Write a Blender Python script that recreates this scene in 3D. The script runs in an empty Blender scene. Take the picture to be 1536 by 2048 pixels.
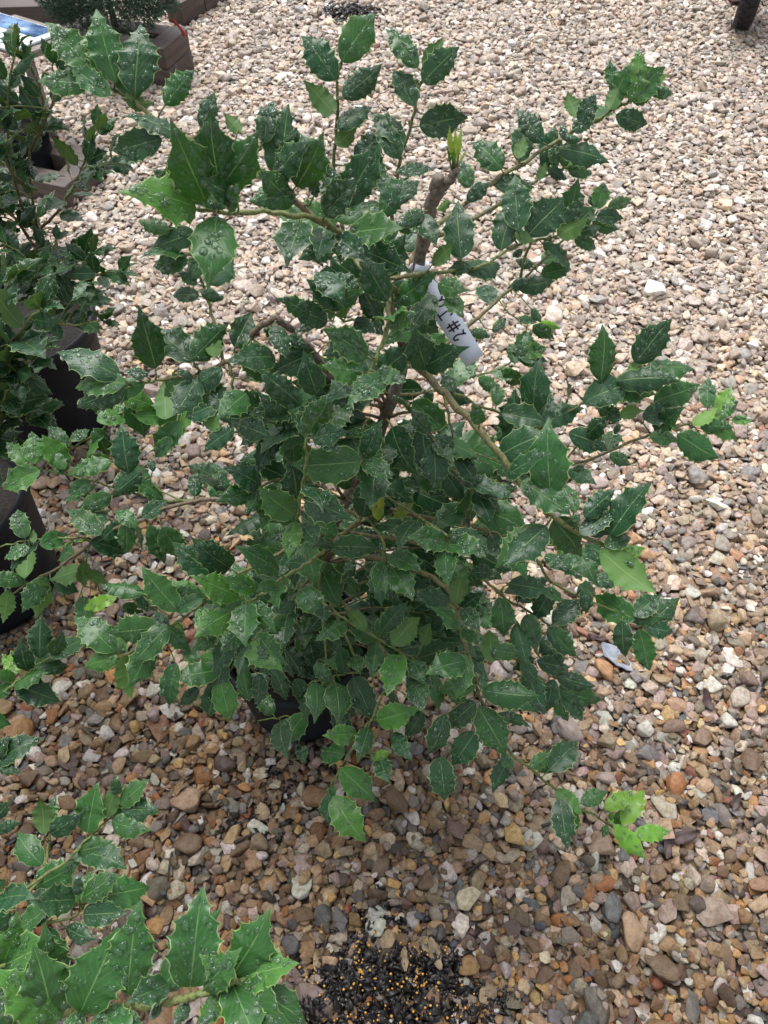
import bpy, bmesh, math, random
import numpy as np
from mathutils import Vector, Matrix, Quaternion

random.seed(11)
RNG = np.random.default_rng(11)
R = math.radians

# ------------------------------------------------------------------ camera
CAM_H, PITCH, FPX = 1.5, R(52.3), 1592.0
scene = bpy.context.scene
cam_data = bpy.data.cameras.new("camera")
cam = bpy.data.objects.new("camera", cam_data)
scene.collection.objects.link(cam)
cam.location = (0, 0, CAM_H)
cam.rotation_euler = (math.pi / 2 - PITCH, 0, 0)
cam_data.sensor_fit = 'VERTICAL'
cam_data.sensor_height = 36.0
cam_data.lens = 36.0 * FPX / 2048.0
cam_data.clip_start, cam_data.clip_end = 0.02, 300
cam_data.dof.use_dof = True
cam_data.dof.focus_distance = 1.18
cam_data.dof.aperture_fstop = 18
scene.camera = cam

# ------------------------------------------------------------------ sky, sun, exposure (overcast)
SUN_EL, SUN_AZ = R(66), R(-20)          # azimuth measured from +Y towards +X
world = bpy.data.worlds.new("World")
scene.world = world
world.use_nodes = True
wn, wl = world.node_tree.nodes, world.node_tree.links
wn.clear()
w_out = wn.new('ShaderNodeOutputWorld')
w_bg = wn.new('ShaderNodeBackground')
w_sky = wn.new('ShaderNodeTexSky')
w_sky.sky_type = 'NISHITA'
w_sky.sun_disc = False
w_sky.sun_elevation = SUN_EL
w_sky.sun_rotation = SUN_AZ
w_sky.air_density, w_sky.dust_density, w_sky.ozone_density = 1.0, 4.0, 1.0
w_hsv = wn.new('ShaderNodeHueSaturation')
w_hsv.inputs['Saturation'].default_value = 0.22      # cloud cover: nearly colourless light
wl.new(w_sky.outputs[0], w_hsv.inputs['Color'])
wl.new(w_hsv.outputs[0], w_bg.inputs['Color'])
w_bg.inputs['Strength'].default_value = 0.15
wl.new(w_bg.outputs[0], w_out.inputs['Surface'])

sun_data = bpy.data.lights.new("sun", 'SUN')
sun_data.energy = 1.5
sun_data.angle = R(40)
sun_data.color = (1.0, 0.975, 0.94)
sun = bpy.data.objects.new("sun", sun_data)
scene.collection.objects.link(sun)
sun_dir = Vector((math.sin(SUN_AZ) * math.cos(SUN_EL), math.cos(SUN_AZ) * math.cos(SUN_EL), math.sin(SUN_EL)))
sun.rotation_euler = sun_dir.to_track_quat('Z', 'Y').to_euler()
sun.location = (0, 0, 6)

scene.view_settings.view_transform = 'Standard'
scene.view_settings.look = 'None'
scene.view_settings.gamma = 1.0
scene.view_settings.exposure = 0.75
scene.view_settings.use_curve_mapping = False
scene.cycles.max_bounces = 8
scene.cycles.transparent_max_bounces = 8
scene.cycles.use_denoising = True

# ------------------------------------------------------------------ helpers
FWD = Vector((0, math.cos(PITCH), -math.sin(PITCH)))
UPV = Vector((0, math.sin(PITCH), math.cos(PITCH)))
CAMP = Vector((0, 0, CAM_H))

def ray(px, py):
    return FWD + Vector(((px - 768) / FPX, 0, 0)) + UPV * ((1024 - py) / FPX)

def P(px, py, Y=None, d=None, z=None):
    """world point seen at a photo pixel, at forward distance Y, axis depth d or height z"""
    r = ray(px, py)
    t = d if d is not None else ((z - CAM_H) / r.z if z is not None else Y / r.y)
    return CAMP + r * t

def project(p):
    v = Vector(p) - CAMP
    d = v.dot(FWD)
    if d < 0.05:
        return (-9999, -9999, d)
    return (768 + FPX * v.x / d, 1024 - FPX * v.dot(UPV) / d, d)

COL = scene.collection

def new_obj(name, mesh, mat=None, parent=None, **props):
    o = bpy.data.objects.new(name, mesh)
    COL.objects.link(o)
    if mat is not None and mesh is not None and len(mesh.materials) == 0:
        mesh.materials.append(mat)
    if parent is not None:
        o.parent = parent
    for k, v in props.items():
        o[k] = v
    return o

def empty(name, loc, label, category, group=None, rz=0.0):
    o = bpy.data.objects.new(name, None)
    COL.objects.link(o)
    o.location = loc
    o.rotation_euler = (0, 0, rz)
    o.empty_display_size = 0.05
    o["label"], o["category"] = label, category
    if group:
        o["group"] = group
    return o

def mesh_np(name, verts, faces, smooth=True, uv=None, col=None):
    """faces: list of tuples or an (n,k) array; uv per loop; col per vertex"""
    me = bpy.data.meshes.new(name)
    verts = np.asarray(verts, dtype=np.float32)
    if isinstance(faces, np.ndarray):
        n, k = faces.shape
        loops = faces.reshape(-1)
        starts = np.arange(n) * k
    else:
        loops = np.array([i for f in faces for i in f], dtype=np.int32)
        lens = np.array([len(f) for f in faces])
        starts = np.concatenate([[0], np.cumsum(lens)[:-1]])
        n = len(faces)
    me.vertices.add(len(verts))
    me.vertices.foreach_set("co", verts.reshape(-1))
    me.loops.add(len(loops))
    me.loops.foreach_set("vertex_index", loops.astype(np.int32))
    me.polygons.add(n)
    me.polygons.foreach_set("loop_start", starts.astype(np.int32))
    if smooth:
        me.polygons.foreach_set("use_smooth", np.ones(n, dtype=bool))
    if uv is not None:
        lay = me.uv_layers.new(name="UVMap")
        lay.data.foreach_set("uv", np.asarray(uv, dtype=np.float32).reshape(-1))
    if col is not None:
        at = me.attributes.new("tint", 'FLOAT_COLOR', 'POINT')
        at.data.foreach_set("color", np.asarray(col, dtype=np.float32).reshape(-1))
    me.update(calc_edges=True)
    me.validate()
    return me

class MB:
    """collects shapes of ONE part"""
    def __init__(self):
        self.v, self.f = [], []
    def add(self, v, f):
        o = len(self.v)
        self.v += [tuple(x) for x in v]
        self.f += [tuple(i + o for i in q) for q in f]
        return self
    def box(self, size, mat=Matrix(), bevel=0.0, jitter=0.0):
        sx, sy, sz = (s / 2 for s in size)
        bm = bmesh.new()
        bmesh.ops.create_cube(bm, size=1.0)
        for v in bm.verts:
            v.co = Vector((v.co.x * 2 * sx, v.co.y * 2 * sy, v.co.z * 2 * sz))
            if jitter:
                v.co += Vector([random.uniform(-jitter, jitter) for _ in range(3)])
        if bevel:
            bmesh.ops.bevel(bm, geom=bm.edges[:], offset=bevel, segments=2, affect='EDGES', profile=0.6)
        bm.verts.index_update()
        self.add([mat @ v.co for v in bm.verts], [[v.index for v in f.verts] for f in bm.faces])
        bm.free()
        return self
    def lathe(self, prof, n=40, mat=Matrix(), wob=0.0):
        vs, fs = [], []
        for k, (r, z) in enumerate(prof):
            for i in range(n):
                a = 2 * math.pi * i / n
                rr = r * (1 + wob * math.sin(3 * a + 1.0 + z * 4))
                vs.append(mat @ Vector((rr * math.cos(a), rr * math.sin(a), z)))
        for k in range(len(prof) - 1):
            for i in range(n):
                j = (i + 1) % n
                fs.append((k * n + i, k * n + j, (k + 1) * n + j, (k + 1) * n + i))
        return self.add(vs, fs)
    def tube(self, pts, radii, n=6, cap=True):
        v, f = tube_geo(pts, radii, n, cap)
        return self.add(v, f)
    def mesh(self, name, smooth=True):
        return mesh_np(name, self.v, self.f, smooth)

def tube_geo(pts, radii, n=6, cap=True):
    pts = [Vector(p) for p in pts]
    vs, fs = [], []
    t0 = (pts[1] - pts[0]).normalized()
    ref = Vector((0, 0, 1)) if abs(t0.z) < 0.9 else Vector((1, 0, 0))
    a = t0.cross(ref).normalized()
    for k, p in enumerate(pts):
        t = (pts[min(k + 1, len(pts) - 1)] - pts[max(k - 1, 0)]).normalized()
        a = (a - t * a.dot(t)).normalized()
        b = t.cross(a)
        for i in range(n):
            g = 2 * math.pi * i / n
            vs.append(p + (a * math.cos(g) + b * math.sin(g)) * radii[k])
    for k in range(len(pts) - 1):
        for i in range(n):
            j = (i + 1) % n
            fs.append((k * n + i, k * n + j, (k + 1) * n + j, (k + 1) * n + i))
    if cap:
        fs.append(tuple(reversed(range(n))))
        m = (len(pts) - 1) * n
        fs.append(tuple(m + i for i in range(n)))
    return vs, fs

def spline(pts, per=5):
    pts = [Vector(p) for p in pts]
    if len(pts) < 2:
        return pts
    e = [pts[0] * 2 - pts[1]] + pts + [pts[-1] * 2 - pts[-2]]
    out = []
    for i in range(1, len(e) - 2):
        p0, p1, p2, p3 = e[i - 1], e[i], e[i + 1], e[i + 2]
        for k in range(per):
            t = k / per
            out.append(0.5 * ((2 * p1) + (p2 - p0) * t + (2 * p0 - 5 * p1 + 4 * p2 - p3) * t * t + (3 * p1 - p0 - 3 * p2 + p3) * t ** 3))
    out.append(pts[-1])
    return out

def srgb(r, g, b):
    def f(c):
        c /= 255.0
        return c / 12.92 if c <= 0.04045 else ((c + 0.055) / 1.055) ** 2.4
    return (f(r), f(g), f(b), 1.0)

# ------------------------------------------------------------------ materials
class NT:
    def __init__(self, name):
        self.m = bpy.data.materials.new(name)
        self.m.use_nodes = True
        self.n, self.l = self.m.node_tree.nodes, self.m.node_tree.links
        self.n.clear()
        self.out = self.n.new('ShaderNodeOutputMaterial')
    def node(self, t, **kw):
        x = self.n.new(t)
        for k, v in kw.items():
            if k.startswith('_'):
                setattr(x, k[1:], v)
            else:
                x.inputs[k.replace('__', ' ')].default_value = v
        return x
    def link(self, a, b):
        self.l.new(a, b)
    def math(self, op, a, b=None, clamp=False):
        x = self.n.new('ShaderNodeMath')
        x.operation, x.use_clamp = op, clamp
        for i, s in enumerate((a, b)):
            if s is None:
                continue
            if isinstance(s, (int, float)):
                x.inputs[i].default_value = s
            else:
                self.link(s, x.inputs[i])
        return x.outputs[0]
    def step(self, val, lo, hi):
        x = self.n.new('ShaderNodeMapRange')
        x.interpolation_type = 'SMOOTHSTEP'
        x.inputs['From Min'].default_value, x.inputs['From Max'].default_value = lo, hi
        self.link(val, x.inputs['Value'])
        return x.outputs[0]
    def mix(self, fac, a, b, mode='MIX'):
        x = self.n.new('ShaderNodeMix')
        x.data_type, x.blend_type = 'RGBA', mode
        for s, v in ((x.inputs[0], fac), (x.inputs[6], a), (x.inputs[7], b)):
            if isinstance(v, (int, float, tuple, list)):
                s.default_value = v
            else:
                self.link(v, s)
        return x.outputs[2]
    def noise(self, scale, detail=3.0, rough=0.55, vec=None, out=0):
        x = self.node('ShaderNodeTexNoise')
        x.inputs['Scale'].default_value = scale
        x.inputs['Detail'].default_value = detail
        x.inputs['Roughness'].default_value = rough
        if vec is not None:
            self.link(vec, x.inputs['Vector'])
        return x.outputs[out]
    def bump(self, h, strength=0.3, dist=0.002):
        x = self.node('ShaderNodeBump')
        x.inputs['Strength'].default_value, x.inputs['Distance'].default_value = strength, dist
        self.link(h, x.inputs['Height'])
        return x.outputs[0]
    def principled(self, color, rough=0.5, normal=None, **kw):
        x = self.node('ShaderNodeBsdfPrincipled')
        for k, v in (('Base Color', color), ('Roughness', rough)):
            if isinstance(v, (int, float, tuple, list)):
                x.inputs[k].default_value = v
            else:
                self.link(v, x.inputs[k])
        if normal is not None:
            self.link(normal, x.inputs['Normal'])
        for k, v in kw.items():
            x.inputs[k.replace('__', ' ')].default_value = v
        return x
    def done(self, sh):
        self.link(sh.outputs[0] if hasattr(sh, 'outputs') else sh, self.out.inputs['Surface'])
        return self.m

def simple_mat(name, col, rough=0.5, noise_scale=30, amount=0.25, bump=0.0, **kw):
    t = NT(name)
    tc = t.node('ShaderNodeTexCoord').outputs['Object']
    n = t.noise(noise_scale, 4, 0.6, tc)
    k = t.step(n, 0.3, 0.7)
    dark = tuple(c * (1 - amount) for c in col[:3]) + (1,)
    lite = tuple(min(1, c * (1 + amount)) for c in col[:3]) + (1,)
    c = t.mix(k, dark, lite)
    nb = t.bump(n, bump, 0.003) if bump else None
    return t.done(t.principled(c, rough, nb, **kw))

def leaf_mat(name, joined):
    """glossy holly leaf: pale midrib and rim, faint side veins, paler underside"""
    t = NT(name)
    if joined:
        base = t.node('ShaderNodeVertexColor', _layer_name="tint").outputs['Color']
    else:
        base = t.node('ShaderNodeObjectInfo').outputs['Color']
    uv = t.node('ShaderNodeUVMap').outputs['UV']
    sep = t.node('ShaderNodeSeparateXYZ')
    t.link(uv, sep.inputs[0])
    u, v = sep.outputs[0], sep.outputs[1]
    a = t.math('ABSOLUTE', t.math('MULTIPLY', t.math('SUBTRACT', u, 0.5), 2.0))       # 0 midrib .. 1 rim
    geo = t.node('ShaderNodeNewGeometry')
    n1 = t.noise(60, 3, 0.6, geo.outputs['Position'])
    c = t.mix(t.step(n1, 0.35, 0.7), base, (0.55, 0.75, 0.6, 1), 'MULTIPLY')
    c = t.mix(0.45, base, c)
    # side veins run forward from the midrib
    ph = t.math('SUBTRACT', t.math('MULTIPLY', v, 52.0), t.math('MULTIPLY', a, 22.0))
    ve = t.math('POWER', t.math('ABSOLUTE', t.math('SINE', t.math('MULTIPLY', ph, 0.5))), 14.0)
    c = t.mix(t.math('MULTIPLY', ve, 0.07), c, (0.30, 0.48, 0.20, 1))
    mid = t.math('SUBTRACT', 1.0, t.step(a, 0.012, 0.05))
    c = t.mix(t.math('MULTIPLY', mid, 0.5), c, (0.24, 0.40, 0.15, 1))
    rim = t.step(a, 0.945, 0.985)
    c = t.mix(t.math('MULTIPLY', rim, 0.75), c, (0.42, 0.55, 0.22, 1))
    under = t.mix(0.5, base, (0.13, 0.22, 0.070, 1))
    under = t.mix(t.math('MULTIPLY', mid, 0.4), under, (0.30, 0.42, 0.15, 1))
    c = t.mix(geo.outputs['Backfacing'], c, under)
    h = t.math('SUBTRACT', t.math('MULTIPLY', n1, 0.5), t.math('ADD', t.math('MULTIPLY', mid, 0.9), t.math('MULTIPLY', ve, 0.2)))
    nb = t.bump(h, 0.3, 0.0012)
    n2 = t.noise(25, 2, 0.5, geo.outputs['Position'])
    rough = t.math('ADD', t.math('MULTIPLY', t.step(n2, 0.3, 0.75), 0.20), 0.23)
    rough = t.math('ADD', rough, t.math('MULTIPLY', geo.outputs['Backfacing'], 0.3))
    p = t.principled(c, rough, nb, Specular__IOR__Level=0.42)
    tr = t.node('ShaderNodeBsdfTranslucent')
    t.link(t.mix(1.0, c, (1.0, 1.0, 0.45, 1), 'MULTIPLY'), tr.inputs['Color'])
    mx = t.node('ShaderNodeMixShader')
    mx.inputs[0].default_value = 0.22
    t.link(p.outputs[0], mx.inputs[1])
    t.link(tr.outputs[0], mx.inputs[2])
    return t.done(mx)

def stem_mat():
    t = NT("stem bark")
    base = t.node('ShaderNodeVertexColor', _layer_name="tint").outputs['Color']
    tc = t.node('ShaderNodeTexCoord').outputs['Object']
    n = t.noise(220, 4, 0.65, tc)
    n2 = t.noise(70, 5, 0.7, tc)
    dk = t.mix(1.0, base, (0.36, 0.33, 0.30, 1), 'MULTIPLY')
    c = t.mix(t.step(n, 0.42, 0.7), base, dk)
    c = t.mix(t.math('MULTIPLY', t.step(n2, 0.5, 0.72), 0.4), c, dk)
    return t.done(t.principled(c, 0.6, t.bump(t.math('ADD', n, n2), 0.8, 0.002)))

def stone_mat(name, kind):
    t = NT(name)
    if kind == 'instance':
        base = t.node('ShaderNodeAttribute', _attribute_type='INSTANCER', _attribute_name="scol").outputs['Color']
    else:
        base = t.node('ShaderNodeObjectInfo').outputs['Color']
    oi = t.node('ShaderNodeObjectInfo')
    tc = t.node('ShaderNodeTexCoord').outputs['Object']
    add = t.node('ShaderNodeVectorMath', _operation='ADD')
    cmb = t.node('ShaderNodeCombineXYZ')
    k = t.math('MULTIPLY', oi.outputs['Random'], 57.0)
    t.link(k, cmb.inputs[0]); t.link(k, cmb.inputs[1])
    t.link(tc, add.inputs[0]); t.link(cmb.outputs[0], add.inputs[1])
    vec = add.outputs[0]
    n1 = t.noise(2.2, 5, 0.65, vec)
    n2 = t.noise(9.0, 4, 0.7, vec)
    c = t.mix(t.step(n1, 0.35, 0.68), base, t.mix(1.0, base, (0.62, 0.55, 0.48, 1), 'MULTIPLY'))
    c = t.mix(t.math('MULTIPLY', t.step(n2, 0.54, 0.78), 0.26), c, (0.60, 0.56, 0.50, 1))
    c = t.mix(t.math('MULTIPLY', t.step(n2, 0.47, 0.25), 0.5), c, (0.10, 0.08, 0.065, 1))
    n3 = t.noise(26.0, 3, 0.7, vec)
    c = t.mix(t.math('MULTIPLY', t.step(n3, 0.56, 0.70), 0.18), c, (0.70, 0.66, 0.60, 1))
    c = t.mix(t.math('MULTIPLY', t.step(n3, 0.44, 0.32), 0.30), c, (0.09, 0.07, 0.055, 1))
    wet = t.math('ADD', 0.30, t.math('MULTIPLY', t.step(n1, 0.3, 0.7), 0.35))
    nb = t.bump(t.math('ADD', n1, t.math('ADD', t.math('MULTIPLY', n2, 0.6), t.math('MULTIPLY', n3, 0.35))), 0.6, 0.0024)
    return t.done(t.principled(c, wet, nb, Specular__IOR__Level=0.42))

M = {}
M['leaf'] = leaf_mat("holly leaf", False)
M['leaf_joined'] = leaf_mat("holly leaf deep", True)
M['stem'] = stem_mat()
M['stone'] = stone_mat("stone", 'object')
M['gravel'] = stone_mat("gravel stone", 'instance')
t = NT("water drop")
gl = t.node('ShaderNodeBsdfGlass', Roughness=0.03, IOR=1.33)
df = t.node('ShaderNodeBsdfDiffuse')
df.inputs['Color'].default_value = (0.25, 0.52, 0.28, 1)
mw = t.node('ShaderNodeMixShader')
mw.inputs[0].default_value = 0.06
t.link(gl.outputs[0], mw.inputs[1]); t.link(df.outputs[0], mw.inputs[2])
M['water'] = t.done(mw)
M['pot'] = simple_mat("black pot plastic", (0.009, 0.0115, 0.016), 0.55, 14, 0.4, 0.12, Specular__IOR__Level=0.2)
M['soil'] = simple_mat("potting soil", (0.010, 0.0075, 0.006), 0.9, 120, 0.7, 1.0)
t = NT("gravel bed far")
tc = t.node('ShaderNodeTexCoord').outputs['Object']
vo = t.node('ShaderNodeTexVoronoi', Scale=52.0)
t.link(tc, vo.inputs['Vector'])
rmp = t.node('ShaderNodeSeparateColor')
t.link(vo.outputs['Color'], rmp.inputs[0])
c = t.mix(rmp.outputs[0], (0.20, 0.15, 0.11, 1), (0.52, 0.46, 0.40, 1))
c = t.mix(t.step(rmp.outputs[1], 0.8, 0.95), c, (0.24, 0.24, 0.25, 1))
c = t.mix(t.step(vo.outputs['Distance'], 0.35, 0.65), c, (0.06, 0.045, 0.034, 1))
M['ground'] = t.done(t.principled(c, 0.7, t.bump(t.math('SUBTRACT', 1.0, vo.outputs['Distance']), 1.0, 0.012)))
M['chip'] = simple_mat("wet bark chip", (0.012, 0.010, 0.010), 0.45, 60, 0.6, 0.4)
M['prill'] = simple_mat("fertilizer prill", (0.52, 0.27, 0.05), 0.4, 300, 0.3)
M['white_tag'] = simple_mat("white plastic tag", (0.62, 0.68, 0.80), 0.35, 40, 0.05)
M['marker'] = simple_mat("black marker", (0.008, 0.007, 0.012), 0.5, 60, 0.2)
M['berry'] = simple_mat("green berry", (0.045, 0.10, 0.02), 0.3, 80, 0.2)
M['red_tape'] = simple_mat("red ribbon", (0.50, 0.05, 0.045), 0.45, 60, 0.15)
M['rubber'] = simple_mat("tyre rubber", (0.010, 0.010, 0.011), 0.7, 60, 0.3, 0.3)
M['rust'] = simple_mat("rusty steel", (0.055, 0.02, 0.014), 0.7, 40, 0.5, 0.5)
M['metal'] = simple_mat("grey steel", (0.16, 0.16, 0.17), 0.4, 30, 0.2, **{'Metallic': 0.7})
M['dry_leaf'] = simple_mat("dry leaf", (0.055, 0.032, 0.030), 0.6, 70, 0.4, 0.4)
M['pale_leaf'] = simple_mat("bleached leaf", (0.26, 0.28, 0.33), 0.45, 70, 0.25, 0.3)
M['tan_leaf'] = simple_mat("tan leaf", (0.22, 0.165, 0.10), 0.6, 70, 0.3, 0.3)
M['twig'] = simple_mat("dark twig", (0.022, 0.016, 0.013), 0.7, 90, 0.4, 0.5)

def timber_mat(name, col):
    t = NT(name)
    tc = t.node('ShaderNodeTexCoord').outputs['Object']
    mp = t.node('ShaderNodeMapping')
    mp.inputs['Scale'].default_value = (3.0, 40.0, 40.0)
    t.link(tc, mp.inputs['Vector'])
    n = t.noise(1.6, 6, 0.65, mp.outputs[0])
    n2 = t.noise(7, 3, 0.6, tc)
    c = t.mix(t.step(n, 0.3, 0.72), tuple(x * 0.55 for x in col) + (1,), tuple(x * 1.3 for x in col) + (1,))
    c = t.mix(t.math('MULTIPLY', t.step(n2, 0.5, 0.75), 0.35), c, (0.035, 0.03, 0.028, 1))
    return t.done(t.principled(c, 0.6, t.bump(n, 0.5, 0.004)))
M['timber'] = timber_mat("stained timber", (0.085, 0.062, 0.055))
M['timber_grey'] = timber_mat("weathered timber", (0.20, 0.17, 0.15))
# ================================================================== ground and gravel
ground_me = bpy.data.meshes.new("ground")
G = 60.0
ground_me.from_pydata([(-G, -G, 0), (G, -G, 0), (G, G, 0), (-G, G, 0)], [], [(0, 1, 2, 3)])
ground = new_obj("ground", ground_me, M['ground'], kind="structure")

# ---- stone shapes: soft-cornered polyhedra
def stone_mesh(name, seed, p):
    rg = np.random.default_rng(seed)
    bm = bmesh.new()
    bmesh.ops.create_icosphere(bm, subdivisions=3, radius=1.0)
    d = np.array([v.co[:] for v in bm.verts])
    d /= np.linalg.norm(d, axis=1, keepdims=True)
    k = rg.integers(6, 11)
    nn = rg.normal(size=(k, 3)); nn /= np.linalg.norm(nn, axis=1, keepdims=True)
    dist = rg.uniform(0.55, 0.95, size=k)
    nn = np.vstack([nn, [[0, 0, 1], [0, 0, -1], [1, 0.2, 0], [-1, 0.1, 0], [0.1, 1, 0], [0, -1, 0.1]]])
    dist = np.concatenate([dist, [0.85, 0.85, 1, 1, 1, 1]])
    q = np.clip(d @ (nn / dist[:, None]).T, 0, None)
    r = (q ** p).sum(axis=1) ** (-1.0 / p)
    w = rg.normal(size=(5, 3)) * 2.2
    ph = rg.uniform(0, 6.3, 5)
    r *= 1 + 0.025 * np.sin(d @ w.T + ph).sum(axis=1)
    co = d * r[:, None]
    co -= (co.max(0) + co.min(0)) / 2
    co /= np.abs(co).max(0)
    for v, c in zip(bm.verts, co):
        v.co = c
    for f in bm.faces:
        f.smooth = True
    me = bpy.data.meshes.new(name)
    bm.to_mesh(me); bm.free()
    return me

def shard_mesh(name, seed):
    """broken stone: flat facets with worn edges"""
    rg = np.random.default_rng(seed)
    bm = bmesh.new()
    n = int(rg.integers(9, 15))
    pts = rg.normal(size=(n, 3)); pts /= np.linalg.norm(pts, axis=1, keepdims=True)
    pts = np.sign(pts) * np.abs(pts) ** 0.8
    for p_ in pts:
        bm.verts.new(p_)
    bmesh.ops.convex_hull(bm, input=bm.verts[:])
    bmesh.ops.dissolve_limit(bm, angle_limit=R(16), verts=bm.verts[:], edges=bm.edges[:])
    bmesh.ops.bevel(bm, geom=bm.edges[:], offset=float(rg.uniform(0.05, 0.11)), segments=2, affect='EDGES', profile=0.55, clamp_overlap=True)
    bmesh.ops.triangulate(bm, faces=bm.faces[:])
    co = np.array([v.co[:] for v in bm.verts])
    co -= (co.max(0) + co.min(0)) / 2
    co /= np.abs(co).max(0)
    for v_, c_ in zip(bm.verts, co):
        v_.co = c_
    for f in bm.faces:
        f.smooth = True
    me = bpy.data.meshes.new(name)
    bm.to_mesh(me); bm.free()
    me.set_sharp_from_angle(angle=R(34))
    return me

STONE_N = 30
stone_meshes, gravel_protos = [], []
proto_col = bpy.data.collections.new("gravel stone shapes")
for i in range(STONE_N):
    p = (12, 22, 34, 48, 8)[i % 5]
    me = stone_mesh("stone", 100 + i, p) if i < 13 else shard_mesh("stone", 700 + i)
    me.materials.append(M['stone'])
    stone_meshes.append(me)
    mg = me.copy(); mg.name = "gravel_stone"
    mg.materials.clear(); mg.materials.append(M['gravel'])
    o = bpy.data.objects.new("gravel_stone", mg)
    o.name = "gravel_stone_%02d" % i
    proto_col.objects.link(o)

# ---- pots and timbers stand on the bed: no stone inside their footprints
POTS = {'main': ((-0.165, 0.705), 0.112), 'rear': ((-0.865, 1.500), 0.150), 'side': ((-0.885, 0.965), 0.155),
        'near': ((-0.860, 0.300), 0.150)}

# ---- drop-packing on a height map
RES = 0.006
X0, X1, Y0, Y1 = -3.2, 3.2, -0.35, 7.2
NX, NY = int((X1 - X0) / RES), int((Y1 - Y0) / RES)
H = np.full((NX, NY), -0.012, dtype=np.float32)

def half_width(y):
    return 1.3 + 0.36 * np.clip(y, 0, 6)

PAL = [  # sRGB, weight
    ((196, 174, 148), 18), ((180, 153, 124), 16), ((152, 125, 98), 13), ((130, 106, 84), 10), ((186, 146, 104), 7),
    ((166, 116, 78), 3.5), ((236, 232, 226), 12), ((216, 205, 188), 11), ((198, 180, 170), 9), ((170, 152, 144), 7),
    ((144, 137, 130), 7), ((116, 117, 117), 5), ((104, 108, 114), 2.5), ((118, 97, 91), 4), ((94, 80, 72), 4),
    ((156, 100, 80), 1.0), ((218, 186, 138), 4), ((114, 106, 90), 3)]
pal_rgb = np.array([srgb(*c)[:3] for c, w in PAL])
pal_w = np.array([w for c, w in PAL], dtype=float); pal_w /= pal_w.sum()
pal_lum = pal_rgb.mean(axis=1)

S = {k: [] for k in ('pos', 'rot', 'half', 'idx', 'col')}

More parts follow.
